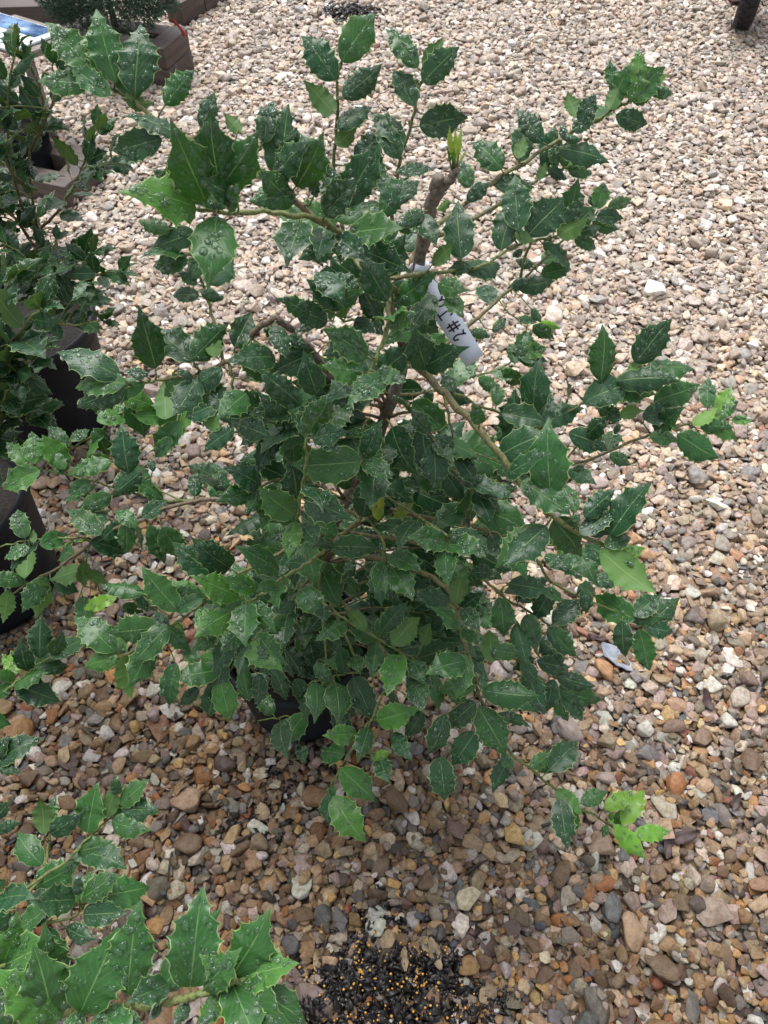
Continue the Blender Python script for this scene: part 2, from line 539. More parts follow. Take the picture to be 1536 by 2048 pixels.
def drop_batch(cell, nmin, nmax, med, sig, yr):
    """one stone per coarse cell, each in the lowest of a few spots"""
    gx0, gy0 = RNG.uniform(0, cell), RNG.uniform(0, cell)
    cx = np.arange(X0 + 0.05 + gx0, X1 - 0.08, cell)
    cy = np.arange(max(Y0 + 0.05, yr[0]) + gy0, min(Y1 - 0.08, yr[1]), cell)
    gx, gy = np.meshgrid(cx, cy, indexing='ij')
    gx, gy = gx.ravel(), gy.ravel()
    ok = np.abs(gx) < half_width(gy)
    gx, gy = gx[ok], gy[ok]
    n = len(gx)
    a = np.clip(np.exp(RNG.normal(math.log(med), sig, n)), nmin, nmax) / 2
    b = a * RNG.uniform(0.55, 0.95, n)
    c = b * RNG.uniform(0.28, 0.80, n)
    # candidate spots
    best = None
    for _ in range(5):
        x = gx + RNG.uniform(-0.5, 0.5, n) * cell * 0.8
        y = gy + RNG.uniform(-0.5, 0.5, n) * cell * 0.8
        ix, iy = ((x - X0) / RES).astype(int), ((y - Y0) / RES).astype(int)
        hh = sum(H[np.clip(ix + dx, 0, NX - 1), np.clip(iy + dy, 0, NY - 1)] for dx, dy in ((0, 0), (1, 1), (-1, 1), (1, -1), (-1, -1)))
        if best is None:
            best = [hh.copy(), x.copy(), y.copy()]
        else:
            m = hh < best[0]
            best[0][m], best[1][m], best[2][m] = hh[m], x[m], y[m]
    x, y = best[1], best[2]
    keep = np.ones(n, bool)
    for (px, py), r in POTS.values():
        keep &= (x - px) ** 2 + (y - py) ** 2 > (r + 0.55 * b) ** 2
    x, y, a, b, c = x[keep], y[keep], a[keep], b[keep], c[keep]
    n = len(x)
    yaw = RNG.uniform(0, 2 * math.pi, n)
    K = int(math.ceil(nmax / 2 / RES))
    o = np.arange(-K, K + 1)
    ox, oy = np.meshgrid(o, o, indexing='ij')
    ox, oy = ox.ravel(), oy.ravel()
    ix, iy = ((x - X0) / RES).astype(int), ((y - Y0) / RES).astype(int)
    IX = np.clip(ix[:, None] + ox[None], 0, NX - 1)
    IY = np.clip(iy[:, None] + oy[None], 0, NY - 1)
    dx = (ox * RES)[None].astype(np.float32); dy = (oy * RES)[None].astype(np.float32)
    cs, sn = np.cos(yaw)[:, None], np.sin(yaw)[:, None]
    r2 = ((cs * dx + sn * dy) / a[:, None]) ** 2 + ((-sn * dx + cs * dy) / b[:, None]) ** 2
    ins = r2 < 0.8
    dome = np.sqrt(np.clip(1 - r2, 0, 1)) * c[:, None]
    hh = H[IX, IY]
    wgt = ins.astype(np.float32)
    s = wgt.sum(1) + 1e-6
    mean = (hh * wgt).sum(1) / s
    gxs = ((hh - mean[:, None]) * dx * wgt).sum(1) / ((dx * dx * wgt).sum(1) + 1e-7)
    gys = ((hh - mean[:, None]) * dy * wgt).sum(1) / ((dy * dy * wgt).sum(1) + 1e-7)
    gxs = np.clip(gxs * 0.75, -0.7, 0.7); gys = np.clip(gys * 0.75, -0.7, 0.7)
    plane = gxs[:, None] * dx + gys[:, None] * dy
    need = np.where(ins, hh - plane + dome * 0.72, -9)
    z = np.quantile(need, 0.9, axis=1) if False else need.max(1) * 0.55 + (mean + 0.6 * c) * 0.45
    top = np.where(r2 < 1, z[:, None] + plane + dome * 0.9, -9)
    H[IX, IY] = np.maximum(hh, top)
    tilt_j = RNG.normal(0, 0.16, (n, 2))
    S['pos'].append(np.stack([x, y, z], 1))
    # yaw about z, then tilt to the local slope
    rot = np.zeros((n, 3))
    nx, ny = -(gxs + tilt_j[:, 0]), -(gys + tilt_j[:, 1])
    for i in range(n):
        q = Vector((0, 0, 1)).rotation_difference(Vector((nx[i], ny[i], 1.0))) @ Quaternion((0, 0, 1), yaw[i])
        rot[i] = q.to_euler()
    S['rot'].append(rot)
    S['half'].append(np.stack([a, b, c], 1))
    S['idx'].append(RNG.integers(0, STONE_N, n))
    pi = RNG.choice(len(PAL), n, p=pal_w)
    colr = pal_rgb[pi] * RNG.uniform(0.52, 1.28, (n, 1)) * RNG.uniform(0.95, 1.05, (n, 3))
    # wetter, earthier stone close by, shade painted in; drier stone far off, painted brighter
    dry = np.clip((y - 0.55 + 0.35 * np.sin(x * 2.1 + 0.6)) / 1.4, 0, 1)[:, None]  # weight by distance: dryness together with the painted near-to-far light
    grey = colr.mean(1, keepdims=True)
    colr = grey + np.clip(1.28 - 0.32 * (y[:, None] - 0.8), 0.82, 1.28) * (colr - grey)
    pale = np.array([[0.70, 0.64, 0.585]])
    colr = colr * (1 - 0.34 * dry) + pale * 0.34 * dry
    colr = np.clip(colr * (0.56 + 0.52 * dry), 0.01, 0.86)  # near factor darkens for shade, far end stands for stronger light
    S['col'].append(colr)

NEAR, FAR = (Y0, 2.1), (2.05, Y1)
for k in range(5):
    drop_batch(0.042, 0.012, 0.038, 0.0195, 0.32, NEAR)
for k in range(4):
    drop_batch(0.045, 0.012, 0.042, 0.022, 0.30, FAR)
drop_batch(0.085, 0.030, 0.060, 0.036, 0.20, (Y0, Y1))
for k in range(5):
    drop_batch(0.038, 0.010, 0.036, 0.0180, 0.34, NEAR)
    if k < 3:
        drop_batch(0.040, 0.011, 0.038, 0.020, 0.30, FAR)
drop_batch(0.082, 0.028, 0.060, 0.036, 0.24, (Y0, Y1))
for k in range(3):
    drop_batch(0.036, 0.008, 0.034, 0.0165, 0.36, NEAR)
    if k < 2:
        drop_batch(0.038, 0.010, 0.034, 0.018, 0.30, FAR)
drop_batch(0.130, 0.036, 0.068, 0.044, 0.22, NEAR)
for k in range(2):
    drop_batch(0.050, 0.007, 0.024, 0.0135, 0.28, NEAR)

for k in S:
    S[k] = np.concatenate(S[k])
NS = len(S['pos'])
# bring the mean surface of the bed to z = 0; the sheet below goes down with it
vis_ = H[int((-0.9 - X0) / RES):int((0.9 - X0) / RES), int(-Y0 / RES) + 20:int((3.5 - Y0) / RES)]
LEVEL = float(np.quantile(vis_[vis_ > -0.005], 0.55))
S['pos'][:, 2] -= LEVEL
H -= LEVEL
for vtx in ground_me.vertices:
    vtx.co.z = -0.014 - LEVEL
print("bed level", LEVEL)

def height_at(x, y):
    i, j = int((x - X0) / RES), int((y - Y0) / RES)
    i, j = min(max(i, 1), NX - 2), min(max(j, 1), NY - 2)
    return float(H[i - 1:i + 2, j - 1:j + 2].mean())

# ---- the 300 stones that show largest are objects of their own
pos, half = S['pos'], S['half']
ixs = np.clip(((pos[:, 0] - X0) / RES).astype(int), 0, NX - 1)
iys = np.clip(((pos[:, 1] - Y0) / RES).astype(int), 0, NY - 1)
exposed = pos[:, 2] + half[:, 2] * 0.9 >= H[ixs, iys] - 0.004
v = pos - np.array([0, 0, CAM_H])
dep = v @ np.array(FWD)
sx = 768 + FPX * v[:, 0] / np.maximum(dep, 0.05)
sy = 1024 - FPX * (v @ np.array(UPV)) / np.maximum(dep, 0.05)
inframe = (sx > -20) & (sx < 1556) & (sy > -20) & (sy < 2068) & (dep > 0.2)
score = half[:, 0] * half[:, 1] / dep ** 2 * exposed * inframe
single = np.zeros(NS, bool)
single[np.argsort(-score)[:300]] = True
for i in np.nonzero(single)[0]:
    o = new_obj("stone", stone_meshes[int(S['idx'][i])], None, ground)
    o.location = pos[i]
    o.rotation_euler = S['rot'][i]
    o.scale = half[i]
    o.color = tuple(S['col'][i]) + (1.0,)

rest = ~single
gme = bpy.data.meshes.new("gravel")
nr = int(rest.sum())
gme.vertices.add(nr)
gme.vertices.foreach_set("co", pos[rest].astype(np.float32).reshape(-1))
for nm, typ, key, val in (("rot", 'FLOAT_VECTOR', 'vector', S['rot'][rest]), ("scl", 'FLOAT_VECTOR', 'vector', half[rest]),
                          ("idx", 'INT', 'value', S['idx'][rest].astype(np.int32)),
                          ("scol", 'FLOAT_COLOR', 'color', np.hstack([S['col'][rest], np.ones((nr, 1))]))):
    at = gme.attributes.new(nm, typ, 'POINT')
    at.data.foreach_set(key, np.asarray(val, dtype=np.int32 if typ == 'INT' else np.float32).reshape(-1))
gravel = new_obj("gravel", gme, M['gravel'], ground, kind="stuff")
ng = bpy.data.node_groups.new("gravel", 'GeometryNodeTree')
ng.interface.new_socket("Geometry", in_out='INPUT', socket_type='NodeSocketGeometry')
ng.interface.new_socket("Geometry", in_out='OUTPUT', socket_type='NodeSocketGeometry')
gi, go = ng.nodes.new('NodeGroupInput'), ng.nodes.new('NodeGroupOutput')
ip = ng.nodes.new('GeometryNodeInstanceOnPoints')
ci = ng.nodes.new('GeometryNodeCollectionInfo')
ci.inputs['Collection'].default_value = proto_col
ci.inputs['Separate Children'].default_value = True
ci.inputs['Reset Children'].default_value = True
ip.inputs['Pick Instance'].default_value = True
def named(nm, typ):
    x = ng.nodes.new('GeometryNodeInputNamedAttribute')
    x.data_type = typ
    x.inputs['Name'].default_value = nm
    return next(s for s in x.outputs if s.enabled and s.name == 'Attribute')
er = ng.nodes.new('FunctionNodeEulerToRotation')
ng.links.new(named("rot", 'FLOAT_VECTOR'), er.inputs[0])
ng.links.new(er.outputs[0], ip.inputs['Rotation'])
ng.links.new(named("scl", 'FLOAT_VECTOR'), ip.inputs['Scale'])
ng.links.new(named("idx", 'INT'), ip.inputs['Instance Index'])
ng.links.new(gi.outputs[0], ip.inputs['Points'])
ng.links.new(ci.outputs[0], ip.inputs['Instance'])
ng.links.new(ip.outputs[0], go.inputs[0])
md = gravel.modifiers.new("gravel", 'NODES')
md.node_group = ng
print("stones", NS)
# ================================================================== holly leaves
TRUNK_AXIS = Vector((-0.02, 0.70, 0))

def leaf_surface(u, v, S):
    """u 0..1 along the blade, v -1..1 across; unit length"""
    au = np.clip(u, 0, 1)
    w0 = S['W'] * np.clip(np.sin(np.pi * au ** S['skew']), 0, 1) ** 0.72
    w0 = np.where(au > 0.72, np.minimum(w0, S['W'] * (1.0 - au) * 1.95 + 0.006), w0)
    ks = S['us']
    j = np.clip(np.searchsorted(ks, au, side='right') - 1, 0, len(ks) - 2)
    fr = (au - ks[j]) / (ks[j + 1] - ks[j])
    act = (au > ks[0]) & (au < 1)
    scal = np.where(act, 1 - S['scal'] * np.sin(np.pi * np.clip(fr, 0, 1)) ** 0.8, 1.0)
    near = np.where(act, np.exp(-(np.minimum(fr, 1 - fr) / 0.10) ** 2), 0)
    w = w0 * scal + 0.030 * near * np.abs(v) ** 4 * (au < 0.97)
    x = v * w
    # margin: waves with the spines, whole blade bowed
    ph = np.pi * 2 * (np.clip(j, 0, 99) + fr) * 0.5 + S['ph'] + np.where(v > 0, 0, 1.3)
    z = S['fold'] * np.abs(v) * w0 - S['bow'] * v * v * w0 + S['wave'] * np.abs(v) ** 2.5 * np.sin(ph) * (w0 / S['W'])
    z = z + 0.015 * near * np.abs(v) ** 4 * S['spz']
    # twist about the midrib
    tw = S['twist'] * au
    x, z = x * np.cos(tw) - z * np.sin(tw), x * np.sin(tw) + z * np.cos(tw)
    # bend of the midrib (integrated closed form for a growing bend)
    th = S['bend'] * au + S['tipc'] * np.clip(au - 0.7, 0, 1) ** 2 * 6
    yc = au - (S['bend'] ** 2) * au ** 3 / 6.0
    zc = -S['bend'] * au ** 2 / 2 - S['tipc'] * np.clip(au - 0.7, 0, 1) ** 3 * 2
    y = yc + z * np.sin(th)
    zz = zc + z * np.cos(th)
    xx = x + S['sweep'] * au ** 2 * (1 - au) * 4
    # turn and scale so that the tip sits on the +Y axis at distance 1
    b_, t_ = S['bend'], S['tipc']
    ty, tz = 1 - b_ ** 2 / 6, -b_ / 2 - t_ * 0.3 ** 3 * 2
    q = math.hypot(ty, tz)
    ca, sa = ty / q, -tz / q
    return np.stack([xx, (y * ca - zz * sa) / q, (y * sa + zz * ca) / q], -1)

def leaf_params(seed, young=False):
    g = random.Random(seed)
    ns = g.choice((4, 5, 5, 6, 6)) if not young else g.choice((4, 5))
    us = [0.22 + (0.97 - 0.22) * (k / ns) ** 0.92 for k in range(ns + 1)]
    us[-1] = 1.0
    return dict(W=g.uniform(0.25, 0.315) if not young else g.uniform(0.19, 0.25), skew=g.uniform(0.80, 0.95), us=np.array(us),
                scal=g.uniform(0.10, 0.19), fold=g.uniform(0.0, 0.38), bow=g.uniform(0.05, 0.5), wave=g.uniform(0.012, 0.045),
                ph=g.uniform(0, 6.28), spz=g.choice((-1.5, 1, 1.5)), twist=g.uniform(-0.55, 0.55), bend=g.uniform(0.1, 0.95),
                tipc=g.uniform(-0.3, 1.6), sweep=g.uniform(-0.06, 0.06))

VCOL = np.array([-1.0, -0.86, -0.45, 0.0, 0.45, 0.86, 1.0])

def build_leaf(seed, young=False):
    S_ = leaf_params(seed, young)
    us = S_['us']
    rows = [0.0, 0.05, 0.12]
    for k in range(len(us) - 1):
        a, b = us[k], us[k + 1]
        rows += [a, a + (b - a) * 0.13, a + (b - a) * 0.5, a + (b - a) * 0.87]
    rows.append(1.0)
    rows = np.array(rows)
    U, V = np.meshgrid(rows, VCOL, indexing='ij')
    co = leaf_surface(U.ravel(), V.ravel(), S_)
    nc = len(VCOL)
    f, uv = [], []
    for i in range(len(rows) - 1):
        for j in range(nc - 1):
            q = (i * nc + j, i * nc + j + 1, (i + 1) * nc + j + 1, (i + 1) * nc + j)
            f.append(q)
    f = np.array(f, dtype=np.int32)
    uvv = np.stack([V.ravel() * 0.5 + 0.5, U.ravel()], 1)
    uv = uvv[f.reshape(-1)]
    return dict(S=S_, v=co, f=f, uv=uv)

LEAVES = [build_leaf(300 + i) for i in range(18)]
YOUNG = [build_leaf(500 + i, True) for i in range(6)]
for d in LEAVES + YOUNG:
    d['me'] = mesh_np("leaf", d['v'], d['f'], True, d['uv'])
    d['me'].materials.append(M['leaf'])

TONES = [  # linear base colours: dark, mid, light, young; last two have shade painted in
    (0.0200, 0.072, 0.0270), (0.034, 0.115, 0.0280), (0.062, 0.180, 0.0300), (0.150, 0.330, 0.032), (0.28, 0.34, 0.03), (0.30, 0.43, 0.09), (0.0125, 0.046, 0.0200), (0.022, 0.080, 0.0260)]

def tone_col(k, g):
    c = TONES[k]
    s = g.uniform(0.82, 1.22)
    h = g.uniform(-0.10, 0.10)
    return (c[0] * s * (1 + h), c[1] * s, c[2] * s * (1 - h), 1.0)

DOME_N = 7
def dome_template():
    vs, fs = [], []
    for (r, h) in ((1.0, -0.06), (0.86, 0.34), (0.5, 0.58)):
        for i in range(DOME_N):
            a = 2 * math.pi * i / DOME_N
            vs.append((r * math.cos(a), r * math.sin(a), h))
    vs.append((0, 0, 0.66))
    for k in range(2):
        for i in range(DOME_N):
            j = (i + 1) % DOME_N
            fs.append((k * DOME_N + i, k * DOME_N + j, (k + 1) * DOME_N + j))
            fs.append((k * DOME_N + i, (k + 1) * DOME_N + j, (k + 1) * DOME_N + i))
    m = 2 * DOME_N
    for i in range(DOME_N):
        fs.append((m + i, m + (i + 1) % DOME_N, 3 * DOME_N))
    return np.array(vs), np.array(fs, dtype=np.int32)
DOME_V, DOME_F = dome_template()

class Plant:
    def __init__(self, name, loc, label, seed, group=None, drops=26, leaf_len=0.074):
        self.root = empty(name, loc, label, "shrub", group)
        self.loc = Vector(loc)
        self.g = random.Random(seed)
        self.branches = []          # dict(pts, rad)
        self.leaves = []            # dict(B, d, n, L, tone, hero, node)
        self.drops = drops
        self.leaf_len = leaf_len
        self.samples = []           # (px, py, depth, point, tangent)

    # ---- wood
    def branch(self, pts, r0, r1, old=0.0, name="branch", per=5):
        """old: 0 green shoot .. 1 grey-brown wood (at the base)"""
        sp = spline(pts, per)
        g = self.g
        for k in range(1, len(sp) - 1):
            sp[k] = sp[k] + Vector([g.uniform(-1, 1) for _ in range(3)]) * 0.0016
        n = len(sp)
        rad = [r0 + (r1 - r0) * (k / (n - 1)) for k in range(n)]
        rad = [r * (1 + (0.22 if (k % 5 == 3) else 0.0) * (0.4 + 0.6 * g.random())) for k, r in enumerate(rad)]
        sides = 9 if r0 > 0.006 else 6
        v, f = tube_geo(sp, rad, sides)
        green, brown, grey = np.array((0.16, 0.235, 0.055)), np.array((0.16, 0.115, 0.065)), np.array((0.175, 0.142, 0.112))
        col = []
        for k in range(n):
            o = old * (1 - 0.75 * k / (n - 1)) if old < 0.95 else 1.0
            c = green * (1 - min(1, o * 2)) + brown * min(1, o * 2) if o < 0.5 else brown * (2 - 2 * o) + grey * (2 * o - 1)
            col += [list(c) + [1.0]] * sides
        me = mesh_np(name, [p - self.loc for p in v], f, True, None, col)
        new_obj(name, me, M['stem'], self.root)
        b = dict(pts=sp, rad=rad)
        self.branches.append(b)
        for k, p in enumerate(sp):
            x, y, dd = project(p)
            tg = (sp[min(k + 1, n - 1)] - sp[max(k - 1, 0)]).normalized()
            self.samples.append((x, y, dd, p, tg))
        return b

    # ---- leaves
    def add_leaf(self, B, d, n, L, tone, node=None, hero=False, wid=1.0, young=None):
        self.leaves.append(dict(B=B, d=d.normalized(), n=n, L=L, tone=tone, node=node, hero=hero, wid=wid,
                                young=(tone in (3, 4, 5)) if young is None else young))

    def auto(self, b, start=0.3, spacing=0.021, tone=0, tip_tone=None, size=1.0, droop=0.15, spread=0.9, jit=0.35):
        g = self.g
        pts = b['pts']
        seg = [0.0]
        for k in range(1, len(pts)):
            seg.append(seg[-1] + (pts[k] - pts[k - 1]).length)
        tot = seg[-1]
        s = tot * start + g.uniform(0, spacing)
        ph = g.uniform(0, 6.28)
        k = 0
        while s < tot:
            i = max(j for j in range(len(seg)) if seg[j] <= s)
            i = min(i, len(pts) - 2)
            fr = (s - seg[i]) / max(1e-6, seg[i + 1] - seg[i])
            p = pts[i].lerp(pts[i + 1], fr)
            tg = (pts[i + 1] - pts[i]).normalized()
            a = Vector((0, 0, 1)).cross(tg)
            a = a.normalized() if a.length > 0.1 else Vector((1, 0, 0))
            bb = tg.cross(a)
            az = ph + k * 2.4
            o = a * math.cos(az) + bb * math.sin(az)
            if o.z < -0.3:
                o.z *= 0.3
            f = s / tot
            d = (tg * (0.45 + 0.5 * f) + o * spread + Vector((0, 0, -droop)) + Vector([g.gauss(0, jit * 0.5) for _ in range(3)])).normalized()
            n = Vector((g.gauss(0, jit), g.gauss(0, jit) - 0.15, 1.0))
            L = self.leaf_len * size * g.uniform(0.8, 1.15) * (0.78 if f > 0.93 else 1.0)
            tn = tone
            if tip_tone is not None and f > 0.8:
                tn = tip_tone
            elif g.random() < 0.28:
                tn = min(2, tone + 1) if tone < 3 else 7
            pet = 0.007 * g.uniform(0.7, 1.4)
            self.add_leaf(p + d * pet, d, n, L, tn, p)
            s += spacing * g.uniform(0.7, 1.3)
            k += 1
        # closing rosette
        for q in range(3):
            az = ph + q * 2.1
            tg = (pts[-1] - pts[-2]).normalized()
            a = tg.orthogonal().normalized()
            bb = tg.cross(a)
            d = (tg + (a * math.cos(az) + bb * math.sin(az)) * 0.6).normalized()
            self.add_leaf(pts[-1] + d * 0.004, d, Vector((g.gauss(0, .3), g.gauss(0, .3), 1)), self.leaf_len * size * g.uniform(0.55, 0.85),
                          tip_tone if tip_tone is not None else tone, pts[-1])

    def hero(self, bx, by, tx, ty, tone, under=False, depth=None, L=None, flatness=1.0):
        g = self.g
        best = min(self.samples, key=lambda s: (s[0] - bx) ** 2 + (s[1] - by) ** 2 + (0 if depth is None else ((s[2] - depth) * 1500) ** 2))
        dd = best[2] * 0.982 if depth is None else depth
        ex, ey = tx - bx, ty - by                      # the marks sit inside the blade: carry them to its ends
        bx, by, tx, ty = bx - ex * 0.05, by - ey * 0.05, tx + ex * 0.11, ty + ey * 0.11
        B = CAMP + ray(bx, by) * dd
        L0 = (L or self.leaf_len) * g.uniform(0.92, 1.1)
        r = ray(tx, ty)
        # points on the tip ray at distance L0 from B
        oc = CAMP - B
        A_, B_, C_ = r.dot(r), 2 * oc.dot(r), oc.dot(oc) - L0 * L0
        disc = B_ * B_ - 4 * A_ * C_
        tc = -B_ / (2 * A_)
        flat = (CAMP + r * tc - B).length
        if disc <= 0 or flat > L0 * 0.96:
            tip = CAMP + r * tc
        else:
            L1 = min(L0, flat * 1.14)
            disc = B_ * B_ - 4 * A_ * (oc.dot(oc) - L1 * L1)
            sq = math.sqrt(max(disc, 0))
            c1, c2 = CAMP + r * ((-B_ - sq) / (2 * A_)), CAMP + r * ((-B_ + sq) / (2 * A_))
            out = Vector((B.x - self.axis.x, B.y - self.axis.y, 0.05))
            out = out.normalized() * 0.6 + best[4] * 0.5
            tip = c1 if (c1 - B).normalized().dot(out) > (c2 - B).normalized().dot(out) else c2
        d = tip - B
        toc = (CAMP - B).normalized()
        n = Vector((0, 0, 1)) * 0.40 + toc * 0.90 + Vector([g.gauss(0, 0.22) for _ in range(3)])
        if under:
            n = -n
        self.add_leaf(B, d, n, d.length, tone, best[3], True)

    axis = TRUNK_AXIS

    def finish(self, max_single=300):
        g = self.g
        # rank by how large they show
        for lf in self.leaves:
            x, y, dd = project(lf['B'])
            vis = (-60 < x < 1600 and -60 < y < 2110)
            lf['score'] = (lf['L'] / dd) ** 2 * (1 if vis else 0.001) * (3 if lf['hero'] else 1)
        order = sorted(range(len(self.leaves)), key=lambda i: -self.leaves[i]['score'])
        singles = set(order[:max_single])
        JV, JF, JU, JC, off = [], [], [], [], 0
        DV, DF, doff = [], [], 0
        petiole = MB()
        T = self.loc
        for i, lf in enumerate(self.leaves):
            d = lf['d']
            n = lf['n'] - d * lf['n'].dot(d)
            n = n.normalized() if n.length > 1e-3 else d.orthogonal().normalized()
            s = d.cross(n)
            src = g.choice(YOUNG if lf['young'] else LEAVES)
            L = lf['L']
            wd = lf['wid'] * g.uniform(0.92, 1.12)
            mat = Matrix(((s.x * wd, d.x, n.x), (s.y * wd, d.y, n.y), (s.z * wd, d.z, n.z)))
            A = np.array(mat) * L
            loc = np.array(lf['B'] - T)
            c = tone_col(lf['tone'], g)
            if i in singles:
                o = new_obj("leaf", src['me'], None, self.root)
                m4 = Matrix(A.tolist()).to_4x4()
                m4.translation = lf['B'] - T
                o.matrix_local = m4
                o.color = c
            else:
                JV.append(src['v'] @ A.T + loc)
                JF.append(src['f'] + off)
                JU.append(src['uv'])
                JC.append(np.tile(np.array(c), (len(src['v']), 1)))
                off += len(src['v'])
            # petiole from the twig to the blade
            if lf['node'] is not None and (lf['node'] - lf['B']).length > 0.003:
                q = lf['B'] - T
                p0 = lf['node'] - T
                midp = p0.lerp(q - d * min(0.006, (q - p0).length * 0.4), 0.6)
                petiole.tube([p0, midp, q + d * 0.004], [0.0011, 0.0009, 0.0007], 4)
            # rain drops on the upper side
            nd = int(self.drops * g.uniform(0.35, 1.35) * (1.2 if lf['hero'] else 0.7))
            if lf['tone'] in (3, 4, 5):
                nd //= 2
            if lf.get('dry'):
                nd = 0
            if nd and n.z > -0.2:
                su = np.array([g.uniform(0.08, 0.9) for _ in range(nd)])
                sv = np.array([g.uniform(-0.82, 0.82) for _ in range(nd)])
                e = 0.02
                c0 = leaf_surface(su, sv, src['S']) @ A.T + loc
                cu = leaf_surface(su + e, sv, src['S']) @ A.T + loc - c0
                cv = leaf_surface(su, sv + e * 4, src['S']) @ A.T + loc - c0
                nn = np.cross(cv, cu)
                nn /= np.linalg.norm(nn, axis=1, keepdims=True) + 1e-12
                t1 = cu / (np.linalg.norm(cu, axis=1, keepdims=True) + 1e-12)
                t2 = np.cross(nn, t1)
                rr = np.array([min(0.0043, 0.0012 * math.exp(abs(g.gauss(0, 0.62)))) for _ in range(nd)])
                el = np.array([g.uniform(0.85, 1.35) for _ in range(nd)])
                dv = (c0[:, None, :] + DOME_V[None, :, 0:1] * t1[:, None, :] * (rr * el)[:, None, None]
                      + DOME_V[None, :, 1:2] * t2[:, None, :] * rr[:, None, None]
                      + DOME_V[None, :, 2:3] * nn[:, None, :] * rr[:, None, None] * 0.85)
                DV.append(dv.reshape(-1, 3))
                nv = len(DOME_V)
                DF.append((DOME_F[None] + (np.arange(nd) * nv)[:, None, None]).reshape(-1, 3) + doff)
                doff += nd * nv
        if JV:
            me = mesh_np("foliage", np.concatenate(JV), np.concatenate(JF), True, np.concatenate(JU), np.concatenate(JC))
            new_obj("foliage", me, M['leaf_joined'], self.root, kind="stuff")
        if DV:
            me = mesh_np("water_droplets", np.concatenate(DV), np.concatenate(DF), True)
            new_obj("water_droplets", me, M['water'], self.root, kind="stuff")
        if petiole.v:
            me = mesh_np("petioles", petiole.v, petiole.f, True, None, [(0.13, 0.17, 0.05, 1)] * len(petiole.v))
            new_obj("petioles", me, M['stem'], self.root, kind="stuff")

def px_branch(plant, spec, r0, r1, old=0.0, name="branch"):
    return plant.branch([P(x, y, Y) for x, y, Y in spec], r0, r1, old, name)

# ------------------------------------------------------------------ pots
def nursery_pot(center, r_base, r_top, h, label, group="black nursery pots"):
    root = empty("nursery_pot", (center[0], center[1], -0.012), label, "pot", group)
    k = (r_top - r_base) / h
    prof = [(0.0, 0.004), (r_base * 0.97, 0.004), (r_base, 0.012)]
    for z in (0.03, 0.10, 0.17, h * 0.78):
        prof.append((r_base + k * z, z))
    prof += [(r_base + k * h * 0.8 + 0.003, h * 0.8), (r_top, h - 0.03), (r_top - 0.006, h - 0.028), (r_base * 0.98, 0.05), (0.0, 0.03)]
    new_obj("body", MB().lathe(prof, 56, wob=0.004).mesh("body"), M['pot'], root)
    rim = [(r_top + 0.001, h - 0.032), (r_top + 0.009, h - 0.030), (r_top + 0.0105, h - 0.012), (r_top + 0.008, h), (r_top + 0.001, h + 0.001),
           (r_top - 0.003, h - 0.006), (r_top - 0.004, h - 0.03)]
    new_obj("rim", MB().lathe(rim, 56, wob=0.004).mesh("rim"), M['pot'], root)
    g = random.Random(label)
    vs, fs = [(0, 0, h - 0.045)], []
    n = 28
    rs = (0.25, 0.5, 0.75, 0.97)
    for r in rs:
        for i in range(n):
            a = 2 * math.pi * i / n
            vs.append(((r_top - 0.008) * r * math.cos(a), (r_top - 0.008) * r * math.sin(a), h - 0.05 + g.uniform(-0.006, 0.006)))
    for i in range(n):
        fs.append((0, 1 + i, 1 + (i + 1) % n))
        for q in range(len(rs) - 1):
            fs.append((1 + q * n + i, 1 + (q + 1) * n + i, 1 + (q + 1) * n + (i + 1) % n, 1 + q * n + (i + 1) % n))
    m = mesh_np("soil", vs, fs, True)
    new_obj("soil", m, M['soil'], root)
    return root

nursery_pot(POTS['main'][0], 0.110, 0.128, 0.235, "black plastic nursery pot under the wide wet holly with the white tag")
nursery_pot(POTS['rear'][0], 0.148, 0.170, 0.310, "black plastic nursery pot holding the small dense dark holly")
nursery_pot(POTS['side'][0], 0.152, 0.178, 0.320, "scuffed black nursery pot beside the gravel with drooping holly twigs hanging over it")
# ================================================================== the main holly
main = Plant("holly_shrub", (POTS['main'][0][0], POTS['main'][0][1], 0.22),
             "large sprawling wet holly with a white tag on its stem, growing over the gravel", 5, drops=38)
B = lambda spec, r0, r1, old=0.0, name="branch": px_branch(main, spec, r0, r1, old, name)

B([(612, 1275, .70), (655, 1095, .71), (690, 1000, .715), (760, 862, .72), (798, 760, .725), (806, 690, .73), (832, 555, .735),
   (856, 440, .735), (870, 385, .735), (876, 352, .735)], 0.0088, 0.0060, 1.0, "trunk")
B([(866, 402, .735), (886, 374, .735), (906, 350, .735), (911, 338, .735)], 0.0056, 0.0042, 1.0, "branch")
BR = {}
BR['A'] = B([(806, 700, .73), (775, 590, .70), (735, 505, .69), (655, 453, .68), (512, 347, .70), (420, 298, .73), (340, 257, .76), (287, 220, .78), (230, 182, .80), (188, 148, .82)], .0042, .0016, .7)
BR['B'] = B([(735, 505, .69), (650, 445, .655), (545, 424, .635), (460, 424, .62), (395, 420, .62)], .003, .0018, .3)
BR['C'] = B([(735, 560, .74), (690, 470, .84), (668, 353, .90), (675, 233, .93), (677, 150, .95), (686, 112, .96)], .0026, .0013, .3)
BR['D'] = B([(800, 620, .74), (785, 450, .84), (796, 343, .90), (822, 253, .93), (838, 180, .95), (850, 145, .96)], .0026, .0013, .3)
BR['E'] = B([(806, 690, .73), (815, 560, .76), (850, 480, .80), (935, 403, .86), (1024, 339, .92), (1154, 260, .98), (1211, 230, 1.0), (1262, 198, 1.02)], .0036, .0016, .5)
BR['E2'] = B([(850, 480, .80), (942, 443, .86), (1024, 390, .92), (1077, 360, .95), (1138, 335, .98)], .0026, .0014, .4)
